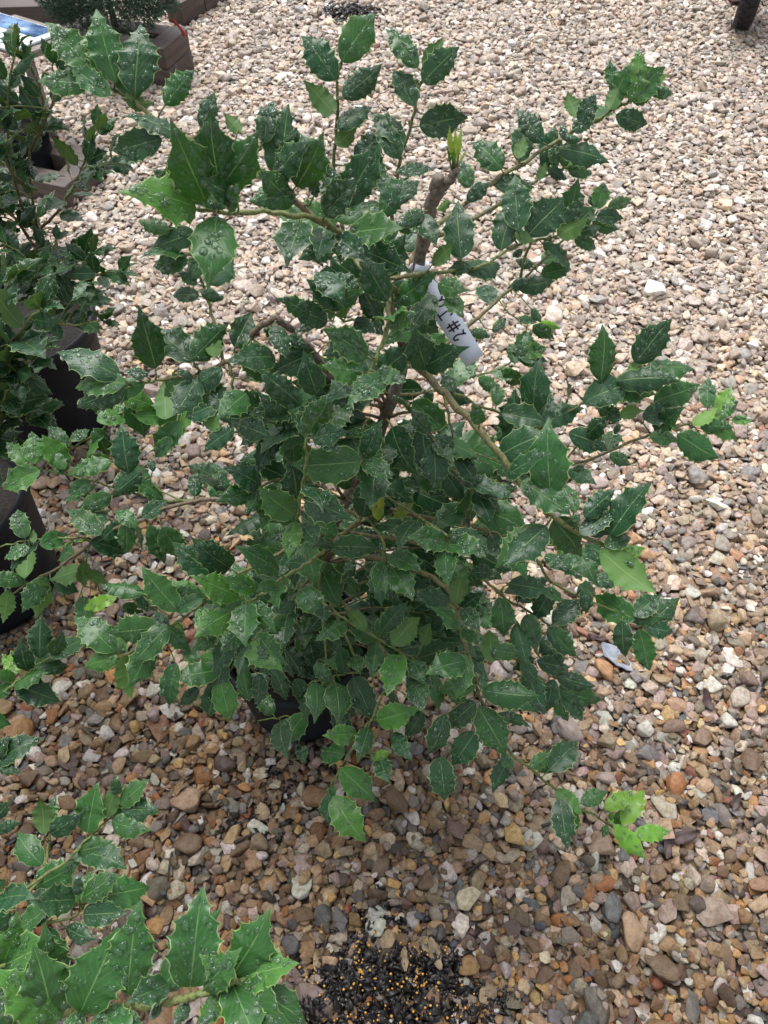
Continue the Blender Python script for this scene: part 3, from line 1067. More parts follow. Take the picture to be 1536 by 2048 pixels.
BR['G'] = B([(770, 556, .70), (875, 545, .70), (955, 534, .72), (1005, 508, .74), (1045, 488, .75)], .0024, .0014, .3)
BR['H'] = B([(800, 740, .73), (880, 700, .80), (972, 622, .86), (1024, 577, .89), (1060, 545, .91), (1097, 510, .93), (1151, 460, .95), (1196, 424, .97)], .0030, .0013, .4)
BR['F'] = B([(1040, 560, .90), (1055, 500, .90), (1071, 480, .90), (1114, 473, .91), (1160, 455, .92)], .0020, .0012, .1)
BR['I'] = B([(800, 790, .73), (870, 780, .85), (915, 762, .90), (992, 739, .95), (1044, 709, .98)], .0024, .0013, .4)
BR['J'] = B([(806, 712, .725), (845, 742, .70), (882, 779, .67), (939, 839, .63), (989, 895, .60), (1024, 943, .58), (1061, 992, .565), (1094, 1024, .555), (1147, 1061, .545), (1211, 1091, .535), (1246, 1108, .53)], .0050, .0024, .45)
BR['J2'] = B([(882, 775, .70), (942, 802, .74), (1012, 835, .77), (1075, 870, .79)], .0022, .0014, .3)
BR['J3'] = B([(884, 782, .70), (897, 830, .67), (905, 870, .66), (900, 930, .65)], .0018, .0012, .3)
BR['K'] = B([(760, 880, .72), (900, 950, .74), (1000, 925, .75), (1024, 909, .76), (1090, 850, .78), (1157, 812, .79), (1200, 782, .80), (1260, 738, .82)], .0034, .0014, .4)
BR['L'] = B([(740, 910, .72), (900, 940, .71), (975, 966, .71), (1084, 949, .73), (1144, 929, .74), (1207, 909, .75), (1291, 872, .77), (1334, 859, .78), (1391, 845, .79), (1445, 838, .80)], .0036, .0012, .6)
BR['L2'] = B([(1120, 935, .735), (1181, 862, .76), (1216, 848, .77)], .0016, .0010, .2)
BR['M'] = B([(690, 1000, .715), (850, 1035, .66), (919, 1047, .64), (1024, 1077, .61), (1091, 1087, .60), (1164, 1094, .59)], .0036, .0014, .6)
BR['M2'] = B([(670, 1060, .71), (850, 1090, .63), (930, 1130, .60), (969, 1161, .59), (1024, 1205, .575), (1091, 1246, .56), (1120, 1290, .55)], .0032, .0013, .4)
BR['M1'] = B([(1060, 1085, .605), (1095, 1155, .60), (1154, 1191, .59), (1241, 1227, .57), (1283, 1256, .56)], .0022, .0013, .2)
BR['M3'] = B([(960, 1155, .59), (1010, 1195, .57), (1030, 1240, .555), (1057, 1284, .54), (1086, 1322, .53)], .0020, .0012, .2)
BR['M4'] = B([(880, 1190, .57), (960, 1270, .53), (1031, 1319, .51), (1077, 1354, .505), (1112, 1392, .50)], .0022, .0012, .2)
BR['O'] = B([(655, 1095, .71), (800, 1130, .60), (880, 1165, .55), (909, 1204, .53), (919, 1257, .51), (939, 1314, .49), (955, 1377, .47), (978, 1440, .445), (1024, 1507, .415), (1061, 1537, .40), (1114, 1583, .385), (1144, 1606, .378), (1197, 1636, .367), (1225, 1655, .36)], .0036, .0015, .4)
BR['Pb'] = B([(640, 1130, .70), (640, 1190, .60), (655, 1214, .57), (689, 1237, .555), (732, 1262, .54), (779, 1291, .525), (828, 1324, .51)], .0026, .0013, .2)
BR['Q'] = B([(640, 1150, .70), (740, 1270, .57), (790, 1335, .51), (765, 1387, .49), (745, 1434, .465), (719, 1474, .445), (682, 1534, .415), (655, 1586, .395)], .0028, .0014, .3)
BR['R'] = B([(635, 1150, .70), (700, 1290, .58), (725, 1341, .55), (685, 1347, .545), (635, 1361, .535), (600, 1385, .53)], .0022, .0011, .2)
BR['S'] = B([(635, 1150, .70), (650, 1350, .56), (609, 1427, .52), (562, 1434, .51), (515, 1442, .50)], .0020, .0010, .2)
BR['U2'] = B([(682, 1015, .715), (719, 1037, .66), (685, 1067, .63), (652, 1097, .61), (609, 1131, .59), (569, 1154, .57), (522, 1190, .55), (492, 1204, .54)], .0034, .0017, .35)
BR['U1'] = B([(660, 1080, .71), (600, 1080, .65), (569, 1100, .63), (505, 1134, .605), (460, 1160, .59), (425, 1194, .575), (384, 1224, .56), (339, 1252, .55), (305, 1280, .54), (245, 1314, .53), (190, 1335, .52)], .0034, .0011, .35)
BR['U3'] = B([(640, 1130, .70), (585, 1200, .60), (540, 1243, .56), (505, 1284, .53), (479, 1311, .52), (455, 1346, .51)], .0026, .0014, .25)
BR['V'] = B([(665, 1060, .71), (560, 1010, .73), (480, 1000, .73), (389, 1002, .73), (310, 1025, .72), (212, 1066, .71), (122, 1131, .69), (72, 1158, .68), (22, 1188, .67), (-20, 1212, .665)], .0040, .0013, .85)
BR['V2'] = B([(185, 1080, .705), (172, 1076, .705), (112, 1076, .70), (50, 1082, .695), (-12, 1096, .69)], .0016, .0010, .1)
BR['V3'] = B([(180, 1085, .705), (172, 1120, .69), (166, 1170, .67), (150, 1210, .655)], .0012, .0008, .1)
BR['W'] = B([(560, 1010, .73), (430, 1000, .76), (320, 1000, .77), (232, 975, .78), (145, 955, .79), (62, 933, .80)], .0026, .0012, .2)
BR['W2'] = B([(430, 1000, .76), (355, 999, .76), (279, 949, .79), (225, 922, .81)], .0018, .0011, .1)
BR['W3'] = B([(690, 960, .72), (520, 870, .80), (380, 815, .86), (279, 815, .87), (225, 837, .86), (199, 862, .85), (139, 902, .84)], .0024, .0012, .2)
BR['X'] = B([(745, 890, .72), (692, 792, .71), (665, 759, .705), (625, 702, .70), (595, 672, .695), (562, 642, .69), (552, 634, .69)], .0050, .0040, 1.0)
BR['X1'] = B([(550, 634, .69), (512, 662, .68), (485, 695, .675), (459, 719, .67), (435, 732, .665), (395, 749, .66), (352, 755, .655), (312, 760, .65), (262, 773, .645)], .0036, .0016, .7)
BR['X2'] = B([(459, 722, .67), (465, 765, .65), (474, 810, .64), (482, 845, .63), (486, 865, .625)], .0018, .0012, .2)
BR['X3'] = B([(446, 728, .67), (422, 625, .72), (409, 579, .74), (385, 512, .76), (368, 462, .77), (350, 425, .78)], .0019, .0010, .2)
BR['Y1'] = B([(800, 600, .72), (771, 560, .68), (777, 610, .64), (776, 655, .61), (762, 692, .595), (745, 735, .58), (735, 748, .575)], .0030, .0017, .2)
BR['T1'] = B([(660, 1075, .71), (600, 1050, .60), (600, 1010, .565), (610, 935, .56), (613, 872, .56)], .0026, .0016, .2)
BR['T2'] = B([(740, 905, .72), (775, 922, .66), (735, 930, .62), (712, 925, .60)], .0022, .0014, .3)
BR['T3'] = B([(700, 990, .71), (760, 1070, .60), (768, 1110, .58), (776, 1130, .57)], .0018, .0011, .2)
BR['T4'] = B([(720, 960, .71), (880, 1060, .58), (895, 1075, .57), (893, 1092, .565)], .0022, .0014, .3)
BR['T5'] = B([(690, 1000, .71), (590, 850, .66), (615, 790, .64), (600, 810, .63)], .0022, .0012, .3)
BR['T6'] = B([(806, 690, .73), (770, 640, .73), (690, 640, .72), (640, 600, .71)], .0022, .0012, .3)
BR['T7'] = B([(690, 1000, .71), (560, 960, .62), (500, 990, .60), (440, 990, .60)], .0020, .0012, .3)

# ---- leaves read off the photograph: tile origin, zoom, then "base tip tone" (u = underside seen)
HERO = [
 ((0, 0), 3, """580 450 300 165 1;635 460 560 170 2;690 480 590 95 1;812 550 840 185 0;530 510 255 490 1;650 570 440 420 1;
  760 590 910 610 1u;995 620 1150 440 1;960 840 705 900 0;1225 1190 1040 760 1;1320 1110 1270 700 0;1210 760 1280 570 0;1440 790 1350 690 1u;
  1330 1130 1536 810 1;1160 1250 745 1160 2;1050 1130 930 1030 2;1300 1310 1250 1700 1;1160 1400 925 1490 0;1010 1380 850 1330 1;1380 1260 1430 1110 2"""),
 ((512, 0), 3, """470 470 290 240 0;520 360 700 110 1;530 580 735 400 0;460 665 300 500 1u;500 770 680 655 0;485 865 600 765 1u;
  960 400 790 195 1;1010 410 1110 240 1u;1005 480 1200 300 0;965 560 870 430 1u;940 630 830 440 0;990 755 1245 710 0;880 860 700 700 0;850 945 750 750 0;
  870 830 800 720 0;860 1040 1040 1020 0;50 850 100 630 0;200 1050 240 790 0;250 1110 390 820 1;230 1170 -20 1200 1;540 1220 730 890 0;
  830 1240 760 1050 0;1270 1200 1390 1110 0;1470 1010 1310 870 1;1280 1120 1220 980 1u;480 1230 430 1010 0"""),
 ((1024, 0), 3, """175 850 40 680 0;35 945 70 825 1u;400 710 340 560 1u;410 740 490 580 0;370 780 490 700 0;590 650 650 500 1u;610 520 590 375 1;
  720 600 755 320 2;710 590 900 420 1;800 530 930 450 3u;720 600 860 540 1u;840 550 955 560 1;630 695 795 740 0;310 830 300 765 1;320 835 410 835 1;
  160 1075 200 980 1u;220 1010 320 1070 0;340 1000 460 910 3u;310 1000 320 870 1;340 1020 470 1040 1;260 990 250 870 1;510 1250 550 1110 2;500 1240 465 1180 2;
  580 1240 705 1195 2;515 1300 655 1310 0;280 1410 440 1320 2u;100 1410 290 1210 0;310 1330 420 1200 0;390 1400 520 1360 0;380 1430 490 1490 1;20 1400 130 1440 1u;
  40 1370 20 1080 0;200 1500 230 1420 0;60 1500 10 1536 0"""),
 ((1024, 512), 3, """535 740 540 440 1;745 630 940 400 0;700 690 790 620 2u;820 660 1070 680 1;640 750 970 750 0;440 880 700 770 0;860 870 1100 780 1;
  760 880 750 790 1;1220 980 1310 800 3;1170 900 1180 740 1;1090 1010 1220 920 3u;1240 970 1350 880 2;1320 985 1430 990 2;1140 1020 1305 1030 1;
  990 1040 930 1010 1u;1000 1075 1220 1200 1;830 1080 980 1110 1;590 1190 700 1250 1;650 980 510 910 1;650 950 780 930 2u;790 960 970 950 0;
  350 1060 550 1160 0;600 1660 820 1380 0;440 1560 600 1420 0;380 1530 300 1360 1;640 1010 620 1060 1;430 1260 370 1290 1;100 1130 200 1200 0;
  60 590 110 460 1;60 590 200 630 0;20 640 -10 540 1;50 600 190 560 2u;120 60 30 30 0;180 110 340 80 1;90 150 -20 190 0;120 320 170 390 2;40 390 140 400 1;130 420 240 490 1;170 400 280 430 3"""),
 ((1024, 1024), 3, """200 95 -30 300 0;540 240 835 460 2u;560 200 700 160 1;490 420 660 400 0;650 260 690 200 3;660 265 790 220 3;660 280 720 320 3;
  730 640 520 510 1;740 620 880 510 0;830 670 990 530 0;790 690 950 720 0;660 660 680 850 0;765 710 820 930 1;390 230 500 420 1;250 670 400 540 0;430 460 440 600 0;
  90 620 150 790 1;220 700 370 850 0;160 900 330 930 0;275 990 480 1040 0;280 1060 520 1120 1;250 1010 210 1180 0;270 1080 330 1240 1;300 1090 410 1240 0;
  0 1050 140 1190 1;110 1530 230 1460 1;230 1540 380 1390 0;420 130 600 0 0;450 200 640 340 0;300 900 160 760 0;60 900 140 1020 0;230 480 130 640 0"""),
 ((1024, 1536), 3, """290 195 330 465 0;420 210 560 150 1;560 240 710 145 3;665 330 780 150 3;745 400 930 375 3;620 350 790 530 3;572 345 545 410 2;600 330 590 260 3"""),
 ((512, 1536), 3, """515 10 690 185 2;465 185 640 420 2;440 160 440 320 0;740 -60 800 80 0;1110 -60 1130 170 0"""),
 ((512, 1024), 3, """735 1250 960 1180 2;1340 1180 1480 1440 1;1310 1330 1190 1500 0;1130 1220 1040 1430 0;600 1330 415 1340 2;690 1480 800 1440 3;150 1260 190 1460 0;
  360 1030 350 1250 1;475 1030 490 1260 1;590 1000 690 1230 0;1310 1150 1150 1280 0;830 1330 930 1480 0;1480 1450 1536 1540 1;480 1180 560 1360 0;260 1400 290 1500 0;
  940 1000 1000 1190 0;1000 1200 900 1340 0"""),
 ((0, 1024), 3, """940 690 680 720 1;1060 585 870 350 1;850 490 630 440 1;1280 375 1060 200 0;1370 330 1180 180 0;1000 690 810 900 1;1000 690 1130 820 1;
  1320 950 1040 1000 1;1320 1000 1370 1240 2;1290 1020 1250 1210 0;1060 920 1020 1140 1;680 830 470 650 1;745 870 790 1100 2u;700 875 520 930 2;690 520 520 580 3;
  1200 510 1040 480 1;1210 520 1060 590 1;150 390 170 200 2u;235 410 215 620 2u;470 345 310 400 1u;330 440 460 480 0;550 180 740 240 0;620 160 720 60 0;480 130 640 0 0;
  200 180 200 110 1u;150 150 110 0 1;250 200 390 140 1;170 220 40 280 1;50 480 20 650 2u;40 470 60 430 2;500 300 510 440 1u;530 360 640 430 1u;1000 690 930 600 0;
  830 470 880 590 0;740 560 850 600 1;600 130 420 0 1;900 90 980 290 1;980 100 1080 270 1;860 30 990 -60 0;760 70 760 230 1;1190 1060 1080 1150 0;1450 800 1536 940 0;820 80 700 0 1"""),
 ((0, 512), 3, """700 720 370 590 0;740 760 480 790 2;740 800 490 900 0;930 660 840 330 0;1160 630 950 460 0;1160 610 1350 430 1;1290 600 1260 420 2u;1410 540 1500 360 0;
  1190 240 1050 240 0;1180 170 1080 110 1;1150 130 1250 -60 1;1120 30 940 60 1;1210 220 1330 250 1;990 970 980 760 1u;1180 750 1050 940 0;1310 890 1130 960 0;1370 910 1200 760 0;
  570 1040 640 1190 1;590 990 770 960 2;660 1240 430 1310 1;770 1290 730 1030 0;160 1260 50 1130 2;210 1240 190 1070 2;230 1290 40 1390 2;390 1270 270 1160 1;
  400 1130 300 1030 1;430 1110 530 1050 1;690 1360 860 1300 1;660 1440 490 1500 1;840 1300 690 1440 0;920 1290 900 1220 0;1030 1100 940 1200 1;790 870 860 1070 1;
  820 960 1050 960 2;340 1300 420 1220 2;540 1360 420 1420 1;1080 1000 940 1160 1;1150 730 1060 700 1;840 740 800 710 2;880 720 760 690 0"""),
 ((380, 640), 3.84, """840 645 560 400 0;735 790 530 560 0;975 570 880 260 0;900 860 1060 570 1;760 850 890 700 0;1350 280 1050 90 1;1330 405 1040 350 2;1355 440 1340 650 2;
  640 290 320 320 0;650 50 740 280 0;1290 1090 830 1110 1;800 1170 750 900 1;690 1090 410 1080 0;660 980 510 930 1;530 1260 280 1150 0;180 1370 250 1160 1;500 1310 220 1390 1;
  540 1320 430 1480 1;790 1490 550 1300 1;1340 1060 1270 700 1;950 910 1190 860 0;900 1390 1230 1530 0;1330 1500 1400 1190 0;370 800 620 900 0;230 830 70 760 2u;330 840 130 1000 0;
  40 1350 50 1180 0;1350 1100 1536 1210 1;1450 1530 1440 1320 4;880 180 730 160 0;1100 180 1180 300 0;1000 900 1150 1010 0;640 700 560 790 1;1200 800 1060 680 1;1150 700 1250 780 1;620 900 720 860 1"""),
 ((760, 640), 3.84, """-20 400 180 470 1;350 370 260 80 0;360 360 660 220 0;500 370 340 50 1;310 530 0 540 0;0 1060 350 930 1;150 1060 470 1030 1;920 1150 510 910 1;550 1150 210 1240 1;
  770 790 720 640 1;1040 970 1040 570 0;990 980 930 780 1;1180 700 1230 330 0;1220 800 1310 590 0;1230 800 1536 690 0;1310 1320 1300 800 1;990 1190 1280 1030 0;690 1350 560 1180 1;
  690 1310 980 1390 1;635 1440 390 1600 1;740 1430 1130 1630 1;920 1290 1040 1290 1;300 890 120 830 0;380 860 250 700 0;560 960 430 900 0;120 1536 260 1410 4;70 1540 170 1600 4;
  950 390 1090 480 1;1080 270 1120 90 1;1080 260 990 190 1;1100 260 1260 220 2;1080 290 1240 330 0;720 440 650 330 1;760 450 900 520 1;900 650 900 500 1;870 90 960 0 1;700 90 830 130 2;560 560 480 420 0;400 560 300 690 0"""),
 ((380, 1000), 3.84, """1100 360 1440 380 1;990 480 1140 810 1;870 120 1140 290 1;805 175 760 430 2;660 540 370 370 1;360 740 40 600 2;490 690 270 600 2;1050 370 890 460 2;850 690 1010 900 1;
  90 830 130 1050 2;320 860 60 1040 2;430 810 430 1100 1;460 800 640 1000 1;460 1120 690 1300 2;530 1040 730 1250 1;830 1040 1040 1260 1;730 1140 870 1350 0;1190 940 980 1070 1;
  1340 1000 1220 860 1u;1180 1320 1130 1110 0;1430 1120 1400 1360 1;1490 490 1430 700 1;1190 600 1300 750 1;600 1370 360 1490 0;290 510 40 310 0;640 660 740 800 1;660 640 520 700 2;
  750 1070 640 960 1;1000 900 900 1010 0;800 800 620 860 0;1250 480 1180 560 1;60 1250 -40 1160 1;180 1320 -20 1380 1"""),
 ((760, 1000), 3.84, """1260 210 920 500 1;500 330 230 290 1;530 345 790 430 1;520 370 530 640 1;85 430 300 540 1;90 520 240 750 1;520 790 280 730 0;590 980 390 830 1;580 790 620 600 1u;
  910 760 950 1020 1;640 1010 770 1110 1;850 1150 1060 1190 1;640 1240 380 1330 1;720 1430 470 1460 2;800 1470 1190 1500 1;140 1200 60 1480 2;250 1240 330 1400 1;240 1350 330 1580 1;
  1070 770 1270 610 0;1340 940 1536 800 0;1130 890 1210 1100 1;1300 980 1490 1180 1;100 1100 290 920 1u;330 1110 380 960 1u;1280 420 1430 560 1;1380 380 1536 600 1;10 490 40 700 1;
  780 1450 800 1330 1;860 1240 840 1020 1u;560 270 800 300 0;860 280 940 460 0;1000 640 1260 690 0;700 560 880 560 0;1250 700 1390 780 1;640 840 760 1000 0;20 1000 200 800 0;1180 1220 1040 1300 0"""),
 ((560, 320), 3.84, """270 280 280 110 0;430 440 830 350 1;430 460 0 420 1;900 540 560 590 1;820 880 950 600 0;1390 740 1370 350 0;1170 800 1310 640 1u;1070 440 1190 640 0;820 1070 650 760 0;
  910 1090 1190 880 1;370 830 390 1200 0;590 1050 440 880 0;400 760 620 960 0;210 1180 0 1070 1;1180 1050 1020 1290 0;840 1280 1030 1180 2;650 1470 370 1310 1;1080 400 920 500 1;
  1470 190 1380 30 1;900 330 1060 180 0;1300 320 1200 380 1u;460 600 460 780 1;440 590 640 760 0;1220 960 1430 1000 1;1300 1020 1400 1200 1;960 1000 1060 960 0;700 1240 800 1340 0;
  580 1240 720 1320 0;250 1260 140 1320 0;420 1100 620 1000 1;1460 820 1290 860 0;1000 560 900 480 1;640 1180 760 1100 1"""),
]
HERO.append(((400, 1250), 2, '''120 60 60 170 0;200 80 160 200 0;260 60 300 190 0;330 90 370 200 0;90 150 60 270 0;170 180 200 290 1;240 200 230 310 0;300 180 340 290 0;400 120 460 220 0;380 220 420 310 0;
  60 40 -30 100 1;150 20 90 100 1;460 160 540 230 1;150 100 240 130 0'''))
HERO.append(((200, 160), 1.24, '''330 300 250 250 1;430 250 520 160 0;470 300 390 220 1;560 330 640 250 0;600 300 690 230 0;700 330 760 250 1;620 380 740 370 1;650 420 760 470 0;690 460 640 380 0;
  560 240 500 140 0;640 200 700 130 0;590 390 500 440 1;700 260 640 170 0;750 420 820 360 0;540 480 600 560 0;650 520 700 600 0;740 560 830 620 0;790 620 700 660 1;600 560 520 500 0;760 500 700 560 0;
  560 600 470 560 0;640 640 560 680 0;830 700 760 620 0;860 760 930 690 1;520 680 430 720 0;420 740 350 660 1;300 720 220 780 0;360 780 290 840 1;480 780 560 860 1;700 740 620 800 1;780 800 860 870 1'''))
for (ox, oy), zf, txt in HERO:
    for rec in txt.replace("\n", "").split(";"):
        q = rec.split()
        if len(q) < 5:
            continue
        a = [float(w) for w in q[:4]]
        main.hero(ox + a[0] / zf, oy + a[1] / zf, ox + a[2] / zf, oy + a[3] / zf, int(q[4][0]), q[4].endswith('u'))

# ---- a few more leaves along the outer shoots
TIPS = dict(A=1, E=1, H=1, K=1, L=2, V=1, U1=2, W=2, O=2, M2=1, X1=1, I=1, W2=2, W3=2, M1=1, M4=1, U2=2, U3=2)
for nm, b in BR.items():
    if nm in ('C', 'D', 'X', 'T5'):
        continue
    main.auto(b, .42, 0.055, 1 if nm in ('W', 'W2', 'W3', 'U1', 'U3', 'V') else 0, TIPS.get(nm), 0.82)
    del main.leaves[-3:]

# ---- deep inside: short twigs with dark old leaves
g = main.g
trunk_pts = main.branches[0]['pts']
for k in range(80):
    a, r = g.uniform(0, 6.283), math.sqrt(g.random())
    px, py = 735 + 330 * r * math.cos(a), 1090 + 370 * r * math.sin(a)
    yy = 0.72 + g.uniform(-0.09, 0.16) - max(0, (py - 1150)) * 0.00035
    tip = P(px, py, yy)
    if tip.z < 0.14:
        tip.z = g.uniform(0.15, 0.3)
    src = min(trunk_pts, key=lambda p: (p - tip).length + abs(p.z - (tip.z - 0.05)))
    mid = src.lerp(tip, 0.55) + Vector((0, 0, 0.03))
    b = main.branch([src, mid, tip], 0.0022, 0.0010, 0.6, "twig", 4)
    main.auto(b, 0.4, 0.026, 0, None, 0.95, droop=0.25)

# pale new shoots on the cut stub
for bx_, tx, ty, tn in ((906, 900, 252, 5), (910, 911, 258, 5), (914, 924, 250, 5), (903, 893, 292, 2), (913, 932, 300, 5), (908, 905, 290, 3), (913, 918, 282, 5)):
    b0 = P(bx_, 338, .735)
    tp = P(tx, ty, .735 + (tx - 910) * 0.0003)
    main.add_leaf(b0.lerp(tp, 0.30), tp - b0, CAMP - b0 + Vector((main.g.gauss(0, .3), 0, 0)), (tp - b0).length * 0.72, tn, b0, True, 0.42, True)
    main.leaves[-1]['dry'] = True
main.finish(300)

# green berries
for bx, by in ((533, 660), (541, 658), (537, 669), (752, 598), (744, 590)):
    c = P(bx, by, 0.70) - main.loc
    bm = bmesh.new()
    bmesh.ops.create_icosphere(bm, subdivisions=2, radius=0.0036, matrix=Matrix.Translation(c))
    for f in bm.faces:
        f.smooth = True
    me = bpy.data.meshes.new("berry"); bm.to_mesh(me); bm.free()
    o = new_obj("berry", me, M['berry'], main.root)
    mb = MB().tube([c + Vector((0, 0, 0.003)), c + Vector((0.004, 0.004, 0.010)), c + Vector((0.008, 0.008, 0.012))], [0.0006, 0.0006, 0.0006], 4)
    new_obj("stalk", mesh_np("stalk", mb.v, mb.f, True, None, [(0.12, 0.16, 0.05, 1)] * len(mb.v)), M['stem'], o)
# ================================================================== hollies at the side
def side_holly(name_loc, label, seed, stems, leaf_len, drops, tones=(0, 1), spacing=0.018, jit=0.4, twigs=2, trunk=None, droop=0.1):
    pl = Plant("holly_shrub", name_loc, label, seed, None, drops, leaf_len)
    pl.axis = Vector((name_loc[0], name_loc[1], 0))
    if trunk:
        pl.branch([P(*q) if len(q) == 3 else Vector(q[:3]) for q in trunk], 0.009, 0.006, 1.0, "trunk")
    g = pl.g
    for spec in stems:
        b = pl.branch([P(x, y, Y) for x, y, Y in spec], 0.0036, 0.0014, 0.5)
        pl.auto(b, 0.22, spacing, tones[0], tones[1], 1.0, droop, 0.95, jit)
        for q in range(twigs):
            i = int(len(b['pts']) * g.uniform(0.3, 0.8))
            p0 = b['pts'][i]
            p1 = p0 + Vector((g.uniform(-1, 1), g.uniform(-1, 1), g.uniform(-0.2, 0.8))).normalized() * g.uniform(0.05, 0.11)
            tb = pl.branch([p0, p0.lerp(p1, 0.5) + Vector((0, 0, 0.01)), p1], 0.0016, 0.0010, 0.3, "twig", 3)
            pl.auto(tb, 0.3, spacing, tones[0], tones[1], 0.9, droop, 0.95, jit)
    return pl

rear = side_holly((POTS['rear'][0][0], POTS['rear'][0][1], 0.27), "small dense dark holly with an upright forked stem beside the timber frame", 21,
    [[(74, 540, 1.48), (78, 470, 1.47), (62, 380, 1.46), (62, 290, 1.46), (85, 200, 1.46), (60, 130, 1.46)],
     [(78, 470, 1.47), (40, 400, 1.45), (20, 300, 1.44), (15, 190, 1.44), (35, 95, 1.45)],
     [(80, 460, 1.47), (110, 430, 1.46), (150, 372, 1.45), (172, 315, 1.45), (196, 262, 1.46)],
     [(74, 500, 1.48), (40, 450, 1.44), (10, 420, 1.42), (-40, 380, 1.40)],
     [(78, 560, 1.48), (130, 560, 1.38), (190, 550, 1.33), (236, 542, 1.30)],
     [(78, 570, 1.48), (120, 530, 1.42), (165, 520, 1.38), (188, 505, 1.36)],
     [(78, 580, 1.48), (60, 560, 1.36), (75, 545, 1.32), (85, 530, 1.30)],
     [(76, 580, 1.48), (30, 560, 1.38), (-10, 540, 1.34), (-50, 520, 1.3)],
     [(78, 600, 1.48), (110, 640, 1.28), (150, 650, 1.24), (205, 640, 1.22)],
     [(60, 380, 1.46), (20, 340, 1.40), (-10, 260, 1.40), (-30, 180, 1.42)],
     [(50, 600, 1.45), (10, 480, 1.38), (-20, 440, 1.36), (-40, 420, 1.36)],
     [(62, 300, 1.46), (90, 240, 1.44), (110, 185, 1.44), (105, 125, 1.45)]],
    0.060, 14, (6, 7), 0.0185, 0.42, 2, [(80, 640, 1.50), (74, 560, 1.49), (76, 500, 1.475), (80, 455, 1.465)])  # leaf tones with deep shade painted in
rear.finish(300)

side = side_holly((POTS['side'][0][0], POTS['side'][0][1], 0.28), "glossy holly in the scuffed pot, with broad leaves over the pot's edge", 33,
    [[(-30, 1000, .96), (-10, 900, .95), (0, 830, .94), (12, 780, .93)],
     [(-30, 980, .96), (0, 860, .97), (5, 790, .97), (12, 740, .96), (30, 700, .95)],
     [(-40, 980, .96), (-20, 820, .96), (0, 720, .96), (50, 650, .95), (80, 620, .95)],
     [(-50, 980, .96), (-40, 800, .98), (-20, 700, .99), (0, 610, 1.0), (20, 560, 1.0)]],
    0.078, 26, (6, 0), 0.019, 0.45, 2, [(-35, 1080, .965), (-30, 1000, .96), (-32, 940, .96)])
side.finish(220)

# the near holly: its pot stands out of the picture to the left
nursery_pot(POTS['near'][0], 0.145, 0.168, 0.305, "black nursery pot of the near holly, left of the foreground gravel")
nx, ny = POTS['near'][0]
near = Plant("holly_shrub", (nx, ny, 0.26), "near holly with large leaves and one long green shoot over the spilled potting mix", 47, None, 40, 0.078)
near.axis = Vector((nx, ny, 0))
base = Vector((nx, ny, 0.26))
near.branch([base, base + Vector((0.02, 0.0, 0.20)), base + Vector((0.05, -0.02, 0.42)), base + Vector((0.08, -0.03, 0.56))], 0.010, 0.006, 1.0, "trunk")
t1 = base + Vector((0.06, -0.02, 0.46))
t2 = base + Vector((0.02, 0.0, 0.20))
t3 = base + Vector((0.0, 0.0, 0.06))
near.branch([t1, P(-120, 2080, d=.74), P(110, 2030, d=.68), P(233, 2016, d=.665), P(323, 2006, d=.655), P(400, 1989, d=.65), P(467, 1966, d=.65), P(490, 1960, d=.65)], 0.0042, 0.0026, .3)
near.branch([t2, P(-40, 1800, d=1.05), P(70, 1770, d=1.08), P(95, 1720, d=1.10), P(96, 1685, d=1.11), P(100, 1668, d=1.12)], 0.0026, 0.0014, .2)
near.branch([P(40, 1785, d=1.06), P(133, 1720, d=1.08), P(170, 1685, d=1.09), P(210, 1643, d=1.10), P(245, 1608, d=1.11)], 0.0024, 0.0013, .2)
near.branch([t2, P(-60, 1860, d=.98), P(60, 1850, d=1.0), P(150, 1830, d=1.02), P(175, 1795, d=1.04)], 0.0024, 0.0014, .3)
near.branch([t3, P(-60, 1430, d=1.34), P(0, 1387, d=1.36), P(40, 1360, d=1.37), P(70, 1334, d=1.38), P(104, 1312, d=1.39)], 0.0028, 0.0016, .1)
near.branch([t3, P(-80, 1560, d=1.26), P(-30, 1535, d=1.28), P(0, 1520, d=1.29)], 0.0024, 0.0014, .2)
near.branch([t1, P(-90, 1980, d=.74), P(-20, 1940, d=.72), P(10, 1930, d=.71)], 0.0028, 0.0018, .2)
